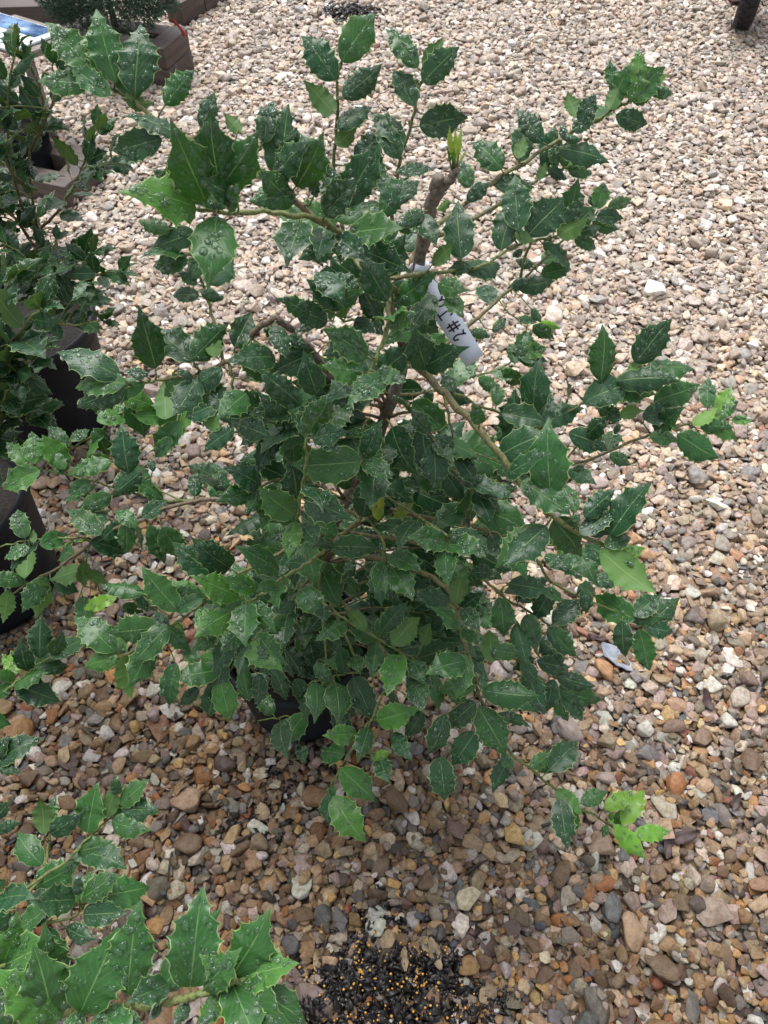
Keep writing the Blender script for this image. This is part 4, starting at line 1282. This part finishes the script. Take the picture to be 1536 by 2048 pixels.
NEAR_HERO = [((0, 1536), 3, .655, """770 1340 840 840 1;490 1450 690 1000 1;1140 1290 1215 765 1;1390 1260 1210 1130 2;1395 1250 1600 880 1;1440 1260 1760 1180 2;1420 1340 1720 1530 1;330 1480 210 1100 1;
   350 1500 0 1230 2;960 1430 900 1500 2;1320 1350 1200 1570 2;620 1480 560 1640 2;1000 1300 780 1400 0;1130 1420 1050 1540 1;760 1460 800 1640 1;1400 1300 1540 1660 1;480 1470 380 1640 1;220 1500 60 1640 2"""),
 ((0, 1536), 3, .72, """0 1210 90 890 2;0 1200 320 1050 2;-40 1300 60 1480 1;-60 1180 -100 900 1;10 1210 200 1330 1"""),
 ((0, 1536), 3, 1.09, """730 215 885 80 1;700 150 690 50 0;640 290 690 130 1u;740 245 930 240 0;680 325 890 370 1;470 500 660 440 1;520 510 740 600 0;260 390 240 210 1u;310 390 500 270 0;220 710 470 560 1;0 840 180 700 0"""),
 ((0, 1536), 3, 1.01, """440 790 200 800 0;590 780 870 720 1;510 770 700 650 1;510 880 740 870 0;470 760 470 660 1;400 960 560 1020 0;300 860 180 980 0;240 800 330 720 0"""),
 ((0, 1536), 3, 1.28, """-20 380 110 330 0;-30 300 50 200 0"""),
 ((0, 1024), 3, 1.38, """170 950 130 770 0;240 870 250 640 0;310 870 515 760 1;240 950 400 930 0;100 1040 340 1130 0;120 950 70 840 3;110 960 20 860 3;90 1000 -20 960 2;180 930 110 840 3;60 1030 -40 1130 1"""),
 ((0, 1024), 3, 1.29, """0 1490 240 1370 0;-20 1480 60 1350 0;-20 1500 110 1560 0""")]
for (ox, oy), zf, dep_, txt in NEAR_HERO:
    for rec in txt.replace("\n", "").split(";"):
        q = rec.split()
        a = [float(w) for w in q[:4]]
        near.hero(ox + a[0] / zf, oy + a[1] / zf, ox + a[2] / zf, oy + a[3] / zf, int(q[4][0]), q[4].endswith('u'), dep_)
for b in near.branches[1:]:
    near.auto(b, 0.1, 0.05, 0, 1, 0.9)
    del near.leaves[-3:]
near.finish(300)

# ================================================================== plant tag on the main trunk
def strip_mesh(name, centers, sides, width, thick=0.0006):
    vs, fs = [], []
    n = len(centers)
    for k, (c, s) in enumerate(zip(centers, sides)):
        t = (centers[min(k + 1, n - 1)] - centers[max(k - 1, 0)]).normalized()
        nn = t.cross(s).normalized()
        for a, b in ((-1, -1), (1, -1), (1, 1), (-1, 1)):
            vs.append(c + s * (width / 2 * a) + nn * (thick / 2 * b))
    for k in range(n - 1):
        for i in range(4):
            j = (i + 1) % 4
            fs.append((k * 4 + i, k * 4 + j, (k + 1) * 4 + j, (k + 1) * 4 + i))
    fs += [(3, 2, 1, 0), (n * 4 - 4, n * 4 - 3, n * 4 - 2, n * 4 - 1)]
    return mesh_np(name, vs, fs, False)

tg0, tg1 = P(838, 546, .748), P(950, 722, .742)          # from the trunk to the free end
tag_root = empty("plant_tag", tuple(tg0), "white plastic plant tag with black handwriting looped round the holly's stem", "tag")
wdir = (P(905, 706, .640) - P(970, 728, .640))
axis_t = (tg1 - tg0).normalized()
sd = (P(878, 612, .745) - P(842, 640, .735)); sd = (sd - axis_t * sd.dot(axis_t)).normalized()
cs_, ss_ = [], []
tr_c = P(834, 552, .735)
for k in range(9):                                        # loop round the stem, then the flat strap
    a = math.pi * (0.1 + 1.5 * k / 8)
    cs_.append(tr_c + Vector((math.cos(a) * -0.012, math.sin(a) * 0.012, 0.002 * k)) - tg0)
    ss_.append(Vector((0.2, 0.1, 1)).normalized())
m = strip_mesh("loop", cs_, ss_, 0.013)
new_obj("loop", m, M['white_tag'], tag_root)
cs_ = [(tg0.lerp(tg1, k / 10) - tg0) + axis_t.cross(sd).normalized() * (0.006 * math.sin(math.pi * k / 10)) for k in range(11)]
TAG_W = 0.0260
strap = new_obj("strap", strip_mesh("strap", cs_, [sd] * 11, TAG_W), M['white_tag'], tag_root)
# handwriting: glyph strokes run from the free end up the strap
LT = (tg1 - tg0).length
nrm = axis_t.cross(sd).normalized()
if nrm.dot(CAMP - tg0) < 0:
    nrm = -nrm
rt = -axis_t                                              # writing direction
upg = nrm.cross(rt).normalized()
def tag_pt(u, v):
    """u along the writing from the free end (m), v across (-0.5..0.5 of the width)"""
    s = 1 - u / LT
    return tg0.lerp(tg1, s) - tg0 + axis_t.cross(sd).normalized() * (0.006 * math.sin(math.pi * s)) + upg * (v * TAG_W) + nrm * 0.0008
GLY = {'2': [[(0, .7), (.25, 1), (.6, .95), (.7, .65), (.45, .35), (.05, 0), (.35, .12), (.8, .02)]],
       '.': [[(0, 0.0), (.12, .06)]],
       '#': [[(.25, 0), (.38, 1)], [(.65, 0), (.78, 1)], [(0, .32), (1, .36)], [(.02, .68), (1.02, .72)]],
       'J': [[(.1, 1), (.9, 1.02)], [(.55, 1), (.55, .3), (.38, .02), (.1, .05), (0, .25)]],
       'a': [[(.7, .65), (.35, .72), (.05, .4), (.2, .05), (.55, .12), (.7, .6)], [(.7, .65), (.68, .2), (.9, 0)]],
       'm': [[(0, 0), (.02, .65)], [(.02, .5), (.25, .68), (.4, .5), (.4, 0)], [(.4, .5), (.62, .68), (.8, .5), (.82, 0)]]}
ink = MB()
u0 = 0.044
for ch, wd_, adv in (('2', .0095, .0125), ('#', .0135, .0215), ('J', .013, .0160), ('a', .012, .0145)):
    for st in GLY[ch]:
        pts = [tag_pt(u0 + x * wd_, (y - 0.5) * 0.60) for x, y in st]
        pts = spline(pts, 3) if len(pts) > 2 else pts
        ink.tube(pts, [0.0010] * len(pts), 5)
    u0 += adv
new_obj("handwriting", ink.mesh("handwriting"), M['marker'], strap)

# ================================================================== timber planters, conifer, sign
def beam_on(name, parent, a, b, w, h, z, origin, mat='timber', over=0.0):
    """beam from ground point a to b (world xy), width w, height h, bottom z"""
    a, b = Vector((a[0], a[1], 0)), Vector((b[0], b[1], 0))
    d = (b - a); L = d.length; d.normalize()
    c = (a + b) / 2
    m = Matrix.Translation(c + Vector((0, 0, z + h / 2)) - Vector(origin)) @ Matrix.Rotation(math.atan2(d.y, d.x), 4, 'Z')
    me = MB().box((L + over, w, h), Matrix(), 0.004, 0.0025).mesh(name, False)
    o = new_obj(name, me, M[mat], parent)
    o.matrix_local = m
    return o

def frame_box(corner, ux, uy, lx, ly, w, h, courses, label, name="timber_planter"):
    """log-cabin frame: corner = the near right corner on the ground"""
    root = empty(name, (corner.x, corner.y, 0), label, "planter")
    org = (corner.x, corner.y, 0)
    C = Vector((corner.x, corner.y, 0))
    for k in range(courses):
        z = -0.012 + k * h + 0.001 * k
        i = w / 2
        alt = k % 2
        A, Bp = C + ux * (0 if not alt else -0), C
        e1, e2 = (w, 0.0) if alt else (0.0, w)
        # beams along ux (near and far), beams along uy (right and left)
        for off in (i, ly - i):
            a = C + uy * off + ux * (e1)
            b = C + uy * off + ux * (lx - e1)
            beam_on("beam", root, a, b, w, h - 0.002, z, org)
        for off in (i, lx - i):
            a = C + ux * off + uy * (e2 + 0.001)
            b = C + ux * off + uy * (ly - e2 - 0.001)
            beam_on("beam", root, a, b, w, h - 0.002, z, org)
    return root

# planter of the clipped conifer
c0 = P(342, 175, z=0.0)
c1 = P(386, 134, z=0.0)
uy = (c1 - c0); ly = uy.length + 0.01; uy.normalize()
ux = Vector((-uy.y, uy.x, 0))
frame_box(c0, ux, uy, 0.50, ly, 0.080, 0.078, 2, "two-course brown timber planter holding the clipped conifer")
pc = c0 + ux * 0.27 + uy * (ly / 2 - 0.01)
con_root = empty("conifer_shrub", (pc.x, pc.y, 0.02), "mounded dark green fine-needled conifer growing in the timber planter", "shrub")
new_obj("stem", MB().tube([Vector((0, 0, 0)), Vector((0.01, 0, 0.12)), Vector((0, 0.01, 0.3))], [0.02, 0.016, 0.008], 8).mesh("stem"), M['twig'], con_root)
gs = random.Random(5)
vs, fs, cl = [], [], []
for k in range(7000):
    a, cz = gs.uniform(0, 6.283), gs.uniform(-0.75, 1.0)
    rr = math.sqrt(max(0, 1 - cz * cz))
    dirn = Vector((rr * math.cos(a), rr * math.sin(a), cz))
    lump = 0.86 + 0.10 * math.sin(dirn.x * 6 + 1) * math.sin(dirn.y * 7 + 2) + 0.07 * math.sin(dirn.z * 9 + dirn.x * 5)
    q = (gs.random() ** 0.25) * lump
    c = Vector((dirn.x * 0.31 * q, dirn.y * 0.20 * q, 0.27 + dirn.z * 0.185 * q))
    tip = (dirn + Vector((gs.gauss(0, .45), gs.gauss(0, .45), 0.25 + gs.gauss(0, .35)))).normalized()
    sc = gs.uniform(0.75, 1.3)
    cc = (0.024 * sc, 0.060 * sc, 0.030 * sc, 1)
    for m_ in range(4):
        dv = (tip + Vector((gs.gauss(0, .5), gs.gauss(0, .5), gs.gauss(0, .5)))).normalized()
        sdv = dv.orthogonal().normalized() * 0.0016
        L = gs.uniform(0.014, 0.028)
        o = len(vs)
        vs += [c - sdv, c + sdv, c + dv * L]
        fs.append((o, o + 1, o + 2)); cl += [cc, cc, tuple(x * 1.3 for x in cc[:3]) + (1,)]
t = NT("conifer needle")
M['needle'] = t.done(t.principled(t.node('ShaderNodeVertexColor', _layer_name="tint").outputs['Color'], 0.55))
new_obj("foliage", mesh_np("foliage", vs, np.array(fs, dtype=np.int32), False, None, cl), M['needle'], con_root, kind="stuff")

# red ribbon over the planter's corner
rp = [P(341, 37, Y=c1.y - .02), P(352, 47, Y=c1.y - .03), P(362, 58, Y=c1.y - .05), P(370, 72, Y=c1.y - .055)]
rp = spline(rp, 4)
ro = rp[0].copy()
rb = new_obj("plant_ribbon", strip_mesh("plant_ribbon", [p - ro for p in rp], [Vector((0.8, -0.5, 0.3)).normalized()] * len(rp), 0.017, 0.001), M['red_tape'], None,
             label="red plastic ribbon hanging from the conifer over the planter's rim", category="ribbon")
rb.location = ro

# open timber frame with a small pot in it
d0, d1 = P(142, 415, z=0.0), P(219, 344, z=0.0)
uy2 = (d1 - d0); l2 = uy2.length + 0.01; uy2.normalize()
ux2 = Vector((-uy2.y, uy2.x, 0))
frame_box(d0, ux2, uy2, 0.62, l2, 0.082, 0.085, 1, "low open timber frame around the small empty-looking pot", "timber_planter")
pp = d0 + ux2 * 0.26 + uy2 * (l2 * 0.60)
nursery_pot((pp.x, pp.y), 0.085, 0.10, 0.20, "small black nursery pot standing inside the low timber frame")

# information sign on a wooden stand
so = P(40, 165, z=0)
sg = empty("information_sign", (so.x, so.y, 0), "tilted white information sign with a blue photograph on a wooden stand", "sign")
cor = [P(-62, 52, d=2.72), P(42, 20, d=2.86), P(88, 72, d=2.70), P(-30, 116, d=2.55)]
cen = sum(cor, Vector()) / 4
e1 = ((cor[1] - cor[0]) + (cor[2] - cor[3])).normalized()
e2 = ((cor[3] - cor[0]) + (cor[2] - cor[1])); e2 = (e2 - e1 * e2.dot(e1)).normalized()
en = e1.cross(e2).normalized()
if en.z < 0: en = -en
wS, hS = (cor[1] - cor[0]).length, (cor[3] - cor[0]).length
mS = Matrix((e1, e2, en)).transposed().to_4x4(); mS.translation = cen - Vector((so.x, so.y, 0))
M['sign_white'] = simple_mat("sign board white", (0.62, 0.68, 0.74), 0.3, 20, 0.04)
t = NT("sign photograph")
tc = t.node('ShaderNodeTexCoord').outputs['Object']
n1 = t.noise(18, 6, 0.7, tc)
n2 = t.noise(60, 3, 0.6, tc)
c = t.mix(t.step(n1, 0.42, 0.62), (0.035, 0.09, 0.22, 1), (0.14, 0.30, 0.58, 1))
c = t.mix(t.math('MULTIPLY', t.step(n2, 0.5, 0.75), 0.5), c, (0.25, 0.42, 0.70, 1))
M['sign_photo'] = t.done(t.principled(c, 0.25))
M['sign_ink'] = simple_mat("sign print grey", (0.36, 0.42, 0.50), 0.4, 30, 0.1)
bd = new_obj("board", MB().box((wS, hS, 0.008), Matrix(), 0.002).mesh("board", False), M['sign_white'], sg)
bd.matrix_local = mS
ph = new_obj("photograph", MB().box((wS * 0.40, hS * 0.84, 0.002), Matrix.Translation((wS * 0.26, -hS * 0.02, 0.0055))).mesh("photograph", False), M['sign_photo'], bd)
for k in range(6):
    new_obj("text_line", MB().box((wS * (0.40 if k % 3 else 0.3), hS * 0.025, 0.0012), Matrix.Translation((-wS * 0.20, -hS * 0.30 + k * hS * 0.11, 0.0049))).mesh("text_line", False), M['sign_ink'], bd)
zc_ = cen.z
new_obj("post", MB().box((0.032, 0.032, zc_ - 0.045), Matrix.Translation((cen.x - so.x + 0.045, cen.y - so.y, (zc_ - 0.045) / 2)), 0.003).mesh("post", False), M['timber_grey'], sg)
new_obj("shelf", MB().box((wS * 1.06, hS * 1.02, 0.022), mS @ Matrix.Translation((0.035, 0.03, -0.017)), 0.003).mesh("shelf", False), M['timber_grey'], sg)

# timber edging far behind
def edging(a, b, h, w, label, pieces=2):
    root = empty("timber_edging", (a.x, a.y, 0), label, "edging")
    for k in range(pieces):
        p, q = a.lerp(b, k / pieces), a.lerp(b, (k + 1) / pieces)
        beam_on("beam", root, (p.x, p.y), (q.x, q.y), w, h, -0.012, (a.x, a.y, 0), over=-0.006)
    return root
edging(P(-260, 64, z=0), P(215, 52, z=0), 0.115, 0.09, "long brown timber edging behind the sign and the conifer")
edging(P(352, 46, z=0), P(440, -4, z=0), 0.10, 0.09, "short brown timber edging beyond the conifer planter")

# low grass beyond the rear edging
vs, fs = [], []
ga, gb = P(-300, 45, z=0), P(150, 34, z=0)
for k in range(2600):
    p = ga.lerp(gb, gs.random()) + Vector((0, gs.uniform(0.12, 1.0), -0.01))
    L, w_ = gs.uniform(0.05, 0.13), gs.uniform(0.002, 0.004)
    dv = Vector((gs.gauss(0, .3), gs.gauss(0, .3), 1)).normalized() * L
    s_ = Vector((gs.uniform(-1, 1), gs.uniform(-1, 1), 0)).normalized() * w_
    o = len(vs)
    vs += [p - s_, p + s_, p + dv * 0.6 + s_ * 0.7, p + dv]
    fs += [(o, o + 1, o + 2), (o, o + 2, o + 3)]
M['grass'] = simple_mat("grass blade", (0.10, 0.17, 0.035), 0.5, 40, 0.4)
new_obj("grass", mesh_np("grass", vs, np.array(fs, dtype=np.int32), False), M['grass'], None, kind="stuff", label="pale green grass growing behind the timber edging", category="grass")

# ================================================================== cart wheel at the top right
wc = P(1483, 50, z=0.0)
WR, WW = 0.20, 0.080
cart = empty("garden_cart", (wc.x, wc.y, 0), "black-tyred garden cart parked on the gravel, only its wheel in view", "cart")
wm = Matrix.Translation((0, 0, WR - 0.002)) @ Matrix.Rotation(R(-21), 4, 'Z') @ Matrix.Rotation(math.pi / 2, 4, 'Y')
prof = [(WR * 0.62, -WW * .40), (WR * 0.72, -WW * .48), (WR * 0.90, -WW * .5), (WR * 0.97, -WW * .40), (WR, -WW * .2), (WR, WW * .2), (WR * 0.97, WW * .40), (WR * 0.90, WW * .5), (WR * 0.72, WW * .48), (WR * 0.62, WW * .40)]
wh = new_obj("wheel", MB().lathe(prof, 56, wm).mesh("wheel"), M['rubber'], cart)
lug = MB()
for k in range(30):
    a = 2 * math.pi * k / 30
    for sgn in (-1, 1):
        lug.box((0.012, 0.020, WW * 0.34), wm @ Matrix.Rotation(a + sgn * 0.05, 4, 'Z') @ Matrix.Translation((WR * 0.992, 0, sgn * WW * 0.2)) @ Matrix.Rotation(sgn * 0.5, 4, 'X'), 0.002)
new_obj("tread", lug.mesh("tread", False), M['rubber'], wh)
new_obj("rim", MB().lathe([(0.0, -0.02), (WR * 0.55, -0.018), (WR * 0.64, -0.03), (WR * 0.64, 0.03), (WR * 0.55, 0.018), (0.0, 0.02)], 40, wm).mesh("rim"), M['metal'], wh)
new_obj("axle", MB().tube([wm @ Vector((0, 0, -0.10)), wm @ Vector((0, 0, 0.55))], [0.011, 0.011], 10).mesh("axle"), M['rust'], cart)
new_obj("bed", MB().box((0.62, 0.95, 0.24), Matrix.Translation((0.44, 0.20, 0.52)), 0.02).mesh("bed", False), M['rust'], cart)
new_obj("fender", MB().box((0.055, 0.16, 0.02), Matrix.Translation((-0.066, 0.03, 0.105)), 0.004).mesh("fender", False), M['rust'], cart)

# ================================================================== loose things on the gravel
def litter(cx, cy, rx, ry, n, dome, size, seed, mat, name, label, cat, shape='chip'):
    gg = random.Random(seed)
    vs, fs = [], []
    for k in range(n):
        a, r = gg.uniform(0, 6.283), math.sqrt(gg.random())
        edge = 1 + 0.28 * math.sin(3 * a + seed) + 0.2 * math.sin(7 * a + 2) + 0.5 * gg.random() ** 4
        r *= edge
        x, y = cx + rx * r * math.cos(a), cy + ry * r * math.sin(a)
        z = height_at(x, y) + dome * max(0, 1 - r * r) * gg.random() + 0.001
        c = Vector((x, y, z))
        if shape == 'chip':
            k_ = gg.uniform(0.45, 1.0) if gg.random() < 0.8 else gg.uniform(1.0, 1.8)
            l, w_, h_ = size * k_ * gg.uniform(0.7, 1.3), size * k_ * gg.uniform(0.35, 0.85), size * gg.uniform(0.05, 0.16)
            q = Quaternion((gg.gauss(0, 1), gg.gauss(0, 1), gg.gauss(0, 1), gg.gauss(0, 1))).normalized()
            q = q.slerp(Quaternion((0, 0, 1), gg.uniform(0, 6.28)), 0.6)
            o = len(vs)
            for dx, dy, dz in ((-1, -.7, -1), (.8, -1, -1), (1, .6, -1), (-.6, 1, -1), (-1, -.6, 1), (.6, -1, 1), (1, .8, 1), (-.8, .9, 1)):
                vs.append(c + q @ Vector((dx * l / 2 * gg.uniform(.7, 1.1), dy * w_ / 2 * gg.uniform(.7, 1.1), dz * h_ / 2)))
            fs += [tuple(o + i for i in f) for f in ((3, 2, 1, 0), (4, 5, 6, 7), (0, 1, 5, 4), (1, 2, 6, 5), (2, 3, 7, 6), (3, 0, 4, 7))]
        else:
            bm = bmesh.new()
            bmesh.ops.create_icosphere(bm, subdivisions=2, radius=size * gg.uniform(0.7, 1.15), matrix=Matrix.Translation(c + Vector((0, 0, size * 0.8 + dome * 0.3))))
            o = len(vs)
            bm.verts.index_update()
            vs += [v.co.copy() for v in bm.verts]
            fs += [tuple(o + v.index for v in f.verts) for f in bm.faces]
            bm.free()
    return new_obj(name, mesh_np(name, vs, fs, shape != 'chip'), M[mat], None, kind="stuff", label=label, category=cat)

sp = P(790, 1985, z=0.0)
litter(sp.x, sp.y, 0.150, 0.085, 1500, 0.010, 0.0165, 3, 'chip', "potting_mix", "dark spilled potting mix of bark chips on the foreground gravel", "potting mix")
litter(sp.x - 0.02, sp.y, 0.13, 0.075, 210, 0.012, 0.0021, 4, 'prill', "fertilizer_prills", "small orange fertilizer beads scattered in the spilled potting mix", "fertilizer", 'ball')
sp2 = P(694, 24, z=0.0)
litter(sp2.x, sp2.y, 0.115, 0.085, 700, 0.012, 0.022, 8, 'chip', "bark_mulch", "small patch of black bark mulch dropped on the far pale gravel", "mulch")
for k, (x_, y_, r_) in enumerate(((570, 1545, .05), (650, 1500, .06), (60, 1705, .05), (520, 1640, .04))):
    q_ = P(x_, y_, z=0.0)
    litter(q_.x, q_.y, r_ * 1.5, r_, 46, 0.003, 0.015, 20 + k, 'chip', "bark_crumbs",
           ("dark bark crumbs on the gravel in front of the main pot", "dark bark crumbs against the foot of the main pot",
            "dark bark crumbs beneath the near holly's low leaves", "few dark bark crumbs between pebbles, away from the pots")[k], "bark")

def dry_leaf(px, py, L, W_, rz, tilt, mat, label, seed, lift=0.006):
    gg = random.Random(seed)
    p = P(px, py, z=0.0)
    vs, fs = [], []
    nr_, nc_ = 9, 5
    for s_ in (0.0004, -0.0004):
        for i in range(nr_):
            u = i / (nr_ - 1)
            w = W_ / 2 * math.sin(math.pi * min(0.98, u * 0.93 + 0.04)) ** 0.7 * (1 + 0.16 * math.sin(u * 17 + seed) + 0.10 * math.sin(u * 41 + seed * 2))
            for j in range(nc_):
                v_ = -1 + 2 * j / (nc_ - 1)
                vs.append((v_ * w, (u - 0.5) * L, s_ + 0.004 * abs(v_) ** 2 + 0.006 * (u - 0.5) ** 2 * 4 + 0.002 * math.sin(u * 8 + v_ * 3 + seed)))
    n = nr_ * nc_
    for i in range(nr_ - 1):
        for j in range(nc_ - 1):
            q = (i * nc_ + j, i * nc_ + j + 1, (i + 1) * nc_ + j + 1, (i + 1) * nc_ + j)
            fs.append(q)
            fs.append(tuple(n + k for k in reversed(q)))
    for i in range(nr_ - 1):
        for j, sgn in ((0, 1), (nc_ - 1, -1)):
            q = (i * nc_ + j, (i + 1) * nc_ + j, n + (i + 1) * nc_ + j, n + i * nc_ + j)
            fs.append(q if sgn > 0 else tuple(reversed(q)))
    o = new_obj("dry_leaf", mesh_np("dry_leaf", vs, fs, True), M[mat], None, label=label, category="leaf", group="fallen leaves on the gravel")
    o.location = (p.x, p.y, height_at(p.x, p.y) + lift)
    o.rotation_euler = (tilt, tilt * 0.6, rz)
dry_leaf(1232, 1316, 0.082, 0.038, R(48), .15, 'pale_leaf', "pale blue-grey fallen leaf on the gravel beside the right-hand shoot", 1)
dry_leaf(1195, 1276, 0.045, 0.014, R(80), .1, 'dry_leaf', "narrow dark brown fallen leaf just above the pale grey one", 2)
dry_leaf(1365, 1676, 0.060, 0.022, R(-75), .1, 'dry_leaf', "curled dark purple-brown fallen leaf past the bright green shoot tip", 3)
dry_leaf(1334, 1690, 0.052, 0.018, R(-20), .2, 'dry_leaf', "purple-brown fallen leaf crossing under the curled one", 4)
dry_leaf(1412, 1402, 0.045, 0.020, R(10), .2, 'dry_leaf', "small brown leaf scrap standing among the right-hand pebbles", 5)
dry_leaf(868, 1910, 0.050, 0.018, R(20), .15, 'tan_leaf', "tan dead leaf lying on the spilled potting mix", 6, 0.006)
dry_leaf(842, 1890, 0.034, 0.016, R(-42), .2, 'tan_leaf', "short tan dead leaf tucked beside the longer one on the potting mix", 7, 0.006)
dry_leaf(808, 1920, 0.036, 0.012, R(4), .2, 'tan_leaf', "greyish tan splinter of leaf at the middle of the potting mix", 8, 0.006)
dry_leaf(1470, 1605, 0.038, 0.016, R(-30), .2, 'dry_leaf', "crumpled dark leaf among pale pebbles far right of the bright shoot", 9)

def twig(pts, r, label):
    ws = [P(x, y, z=0.0) for x, y in pts]
    ws = [Vector((w.x, w.y, height_at(w.x, w.y) + 0.003)) for w in ws]
    zz = max(w.z for w in ws)
    ws = [Vector((w.x, w.y, 0.4 * w.z + 0.6 * zz)) for w in ws]
    o0 = ws[0].copy()
    sp_ = spline([w - o0 for w in ws], 4)
    o = new_obj("fallen_twig", MB().tube(sp_, [r * (1 - 0.5 * k / len(sp_)) for k in range(len(sp_))], 6).mesh("fallen_twig"), M['twig'], None, label=label, category="twig", group="fallen twigs")
    o.location = o0
twig([(345, 1705), (338, 1750), (332, 1800)], 0.0024, "thin dark twig lying among pebbles near the near holly's leaves")
twig([(470, 1690), (495, 1678), (520, 1668)], 0.003, "dark bark twig on the gravel in front of the main pot")
twig([(930, 1750), (955, 1730), (975, 1720)], 0.0024, "short bent dark twig on the gravel above the potting mix")
twig([(1082, 1655), (1100, 1648)], 0.004, "stubby split dark stick beside the dark hanging leaf")
twig([(730, 2000), (738, 2020)], 0.0016, "thin brown stalk lying in the spilled potting mix")

# ================================================================== air: nothing to add, the day is clear and close
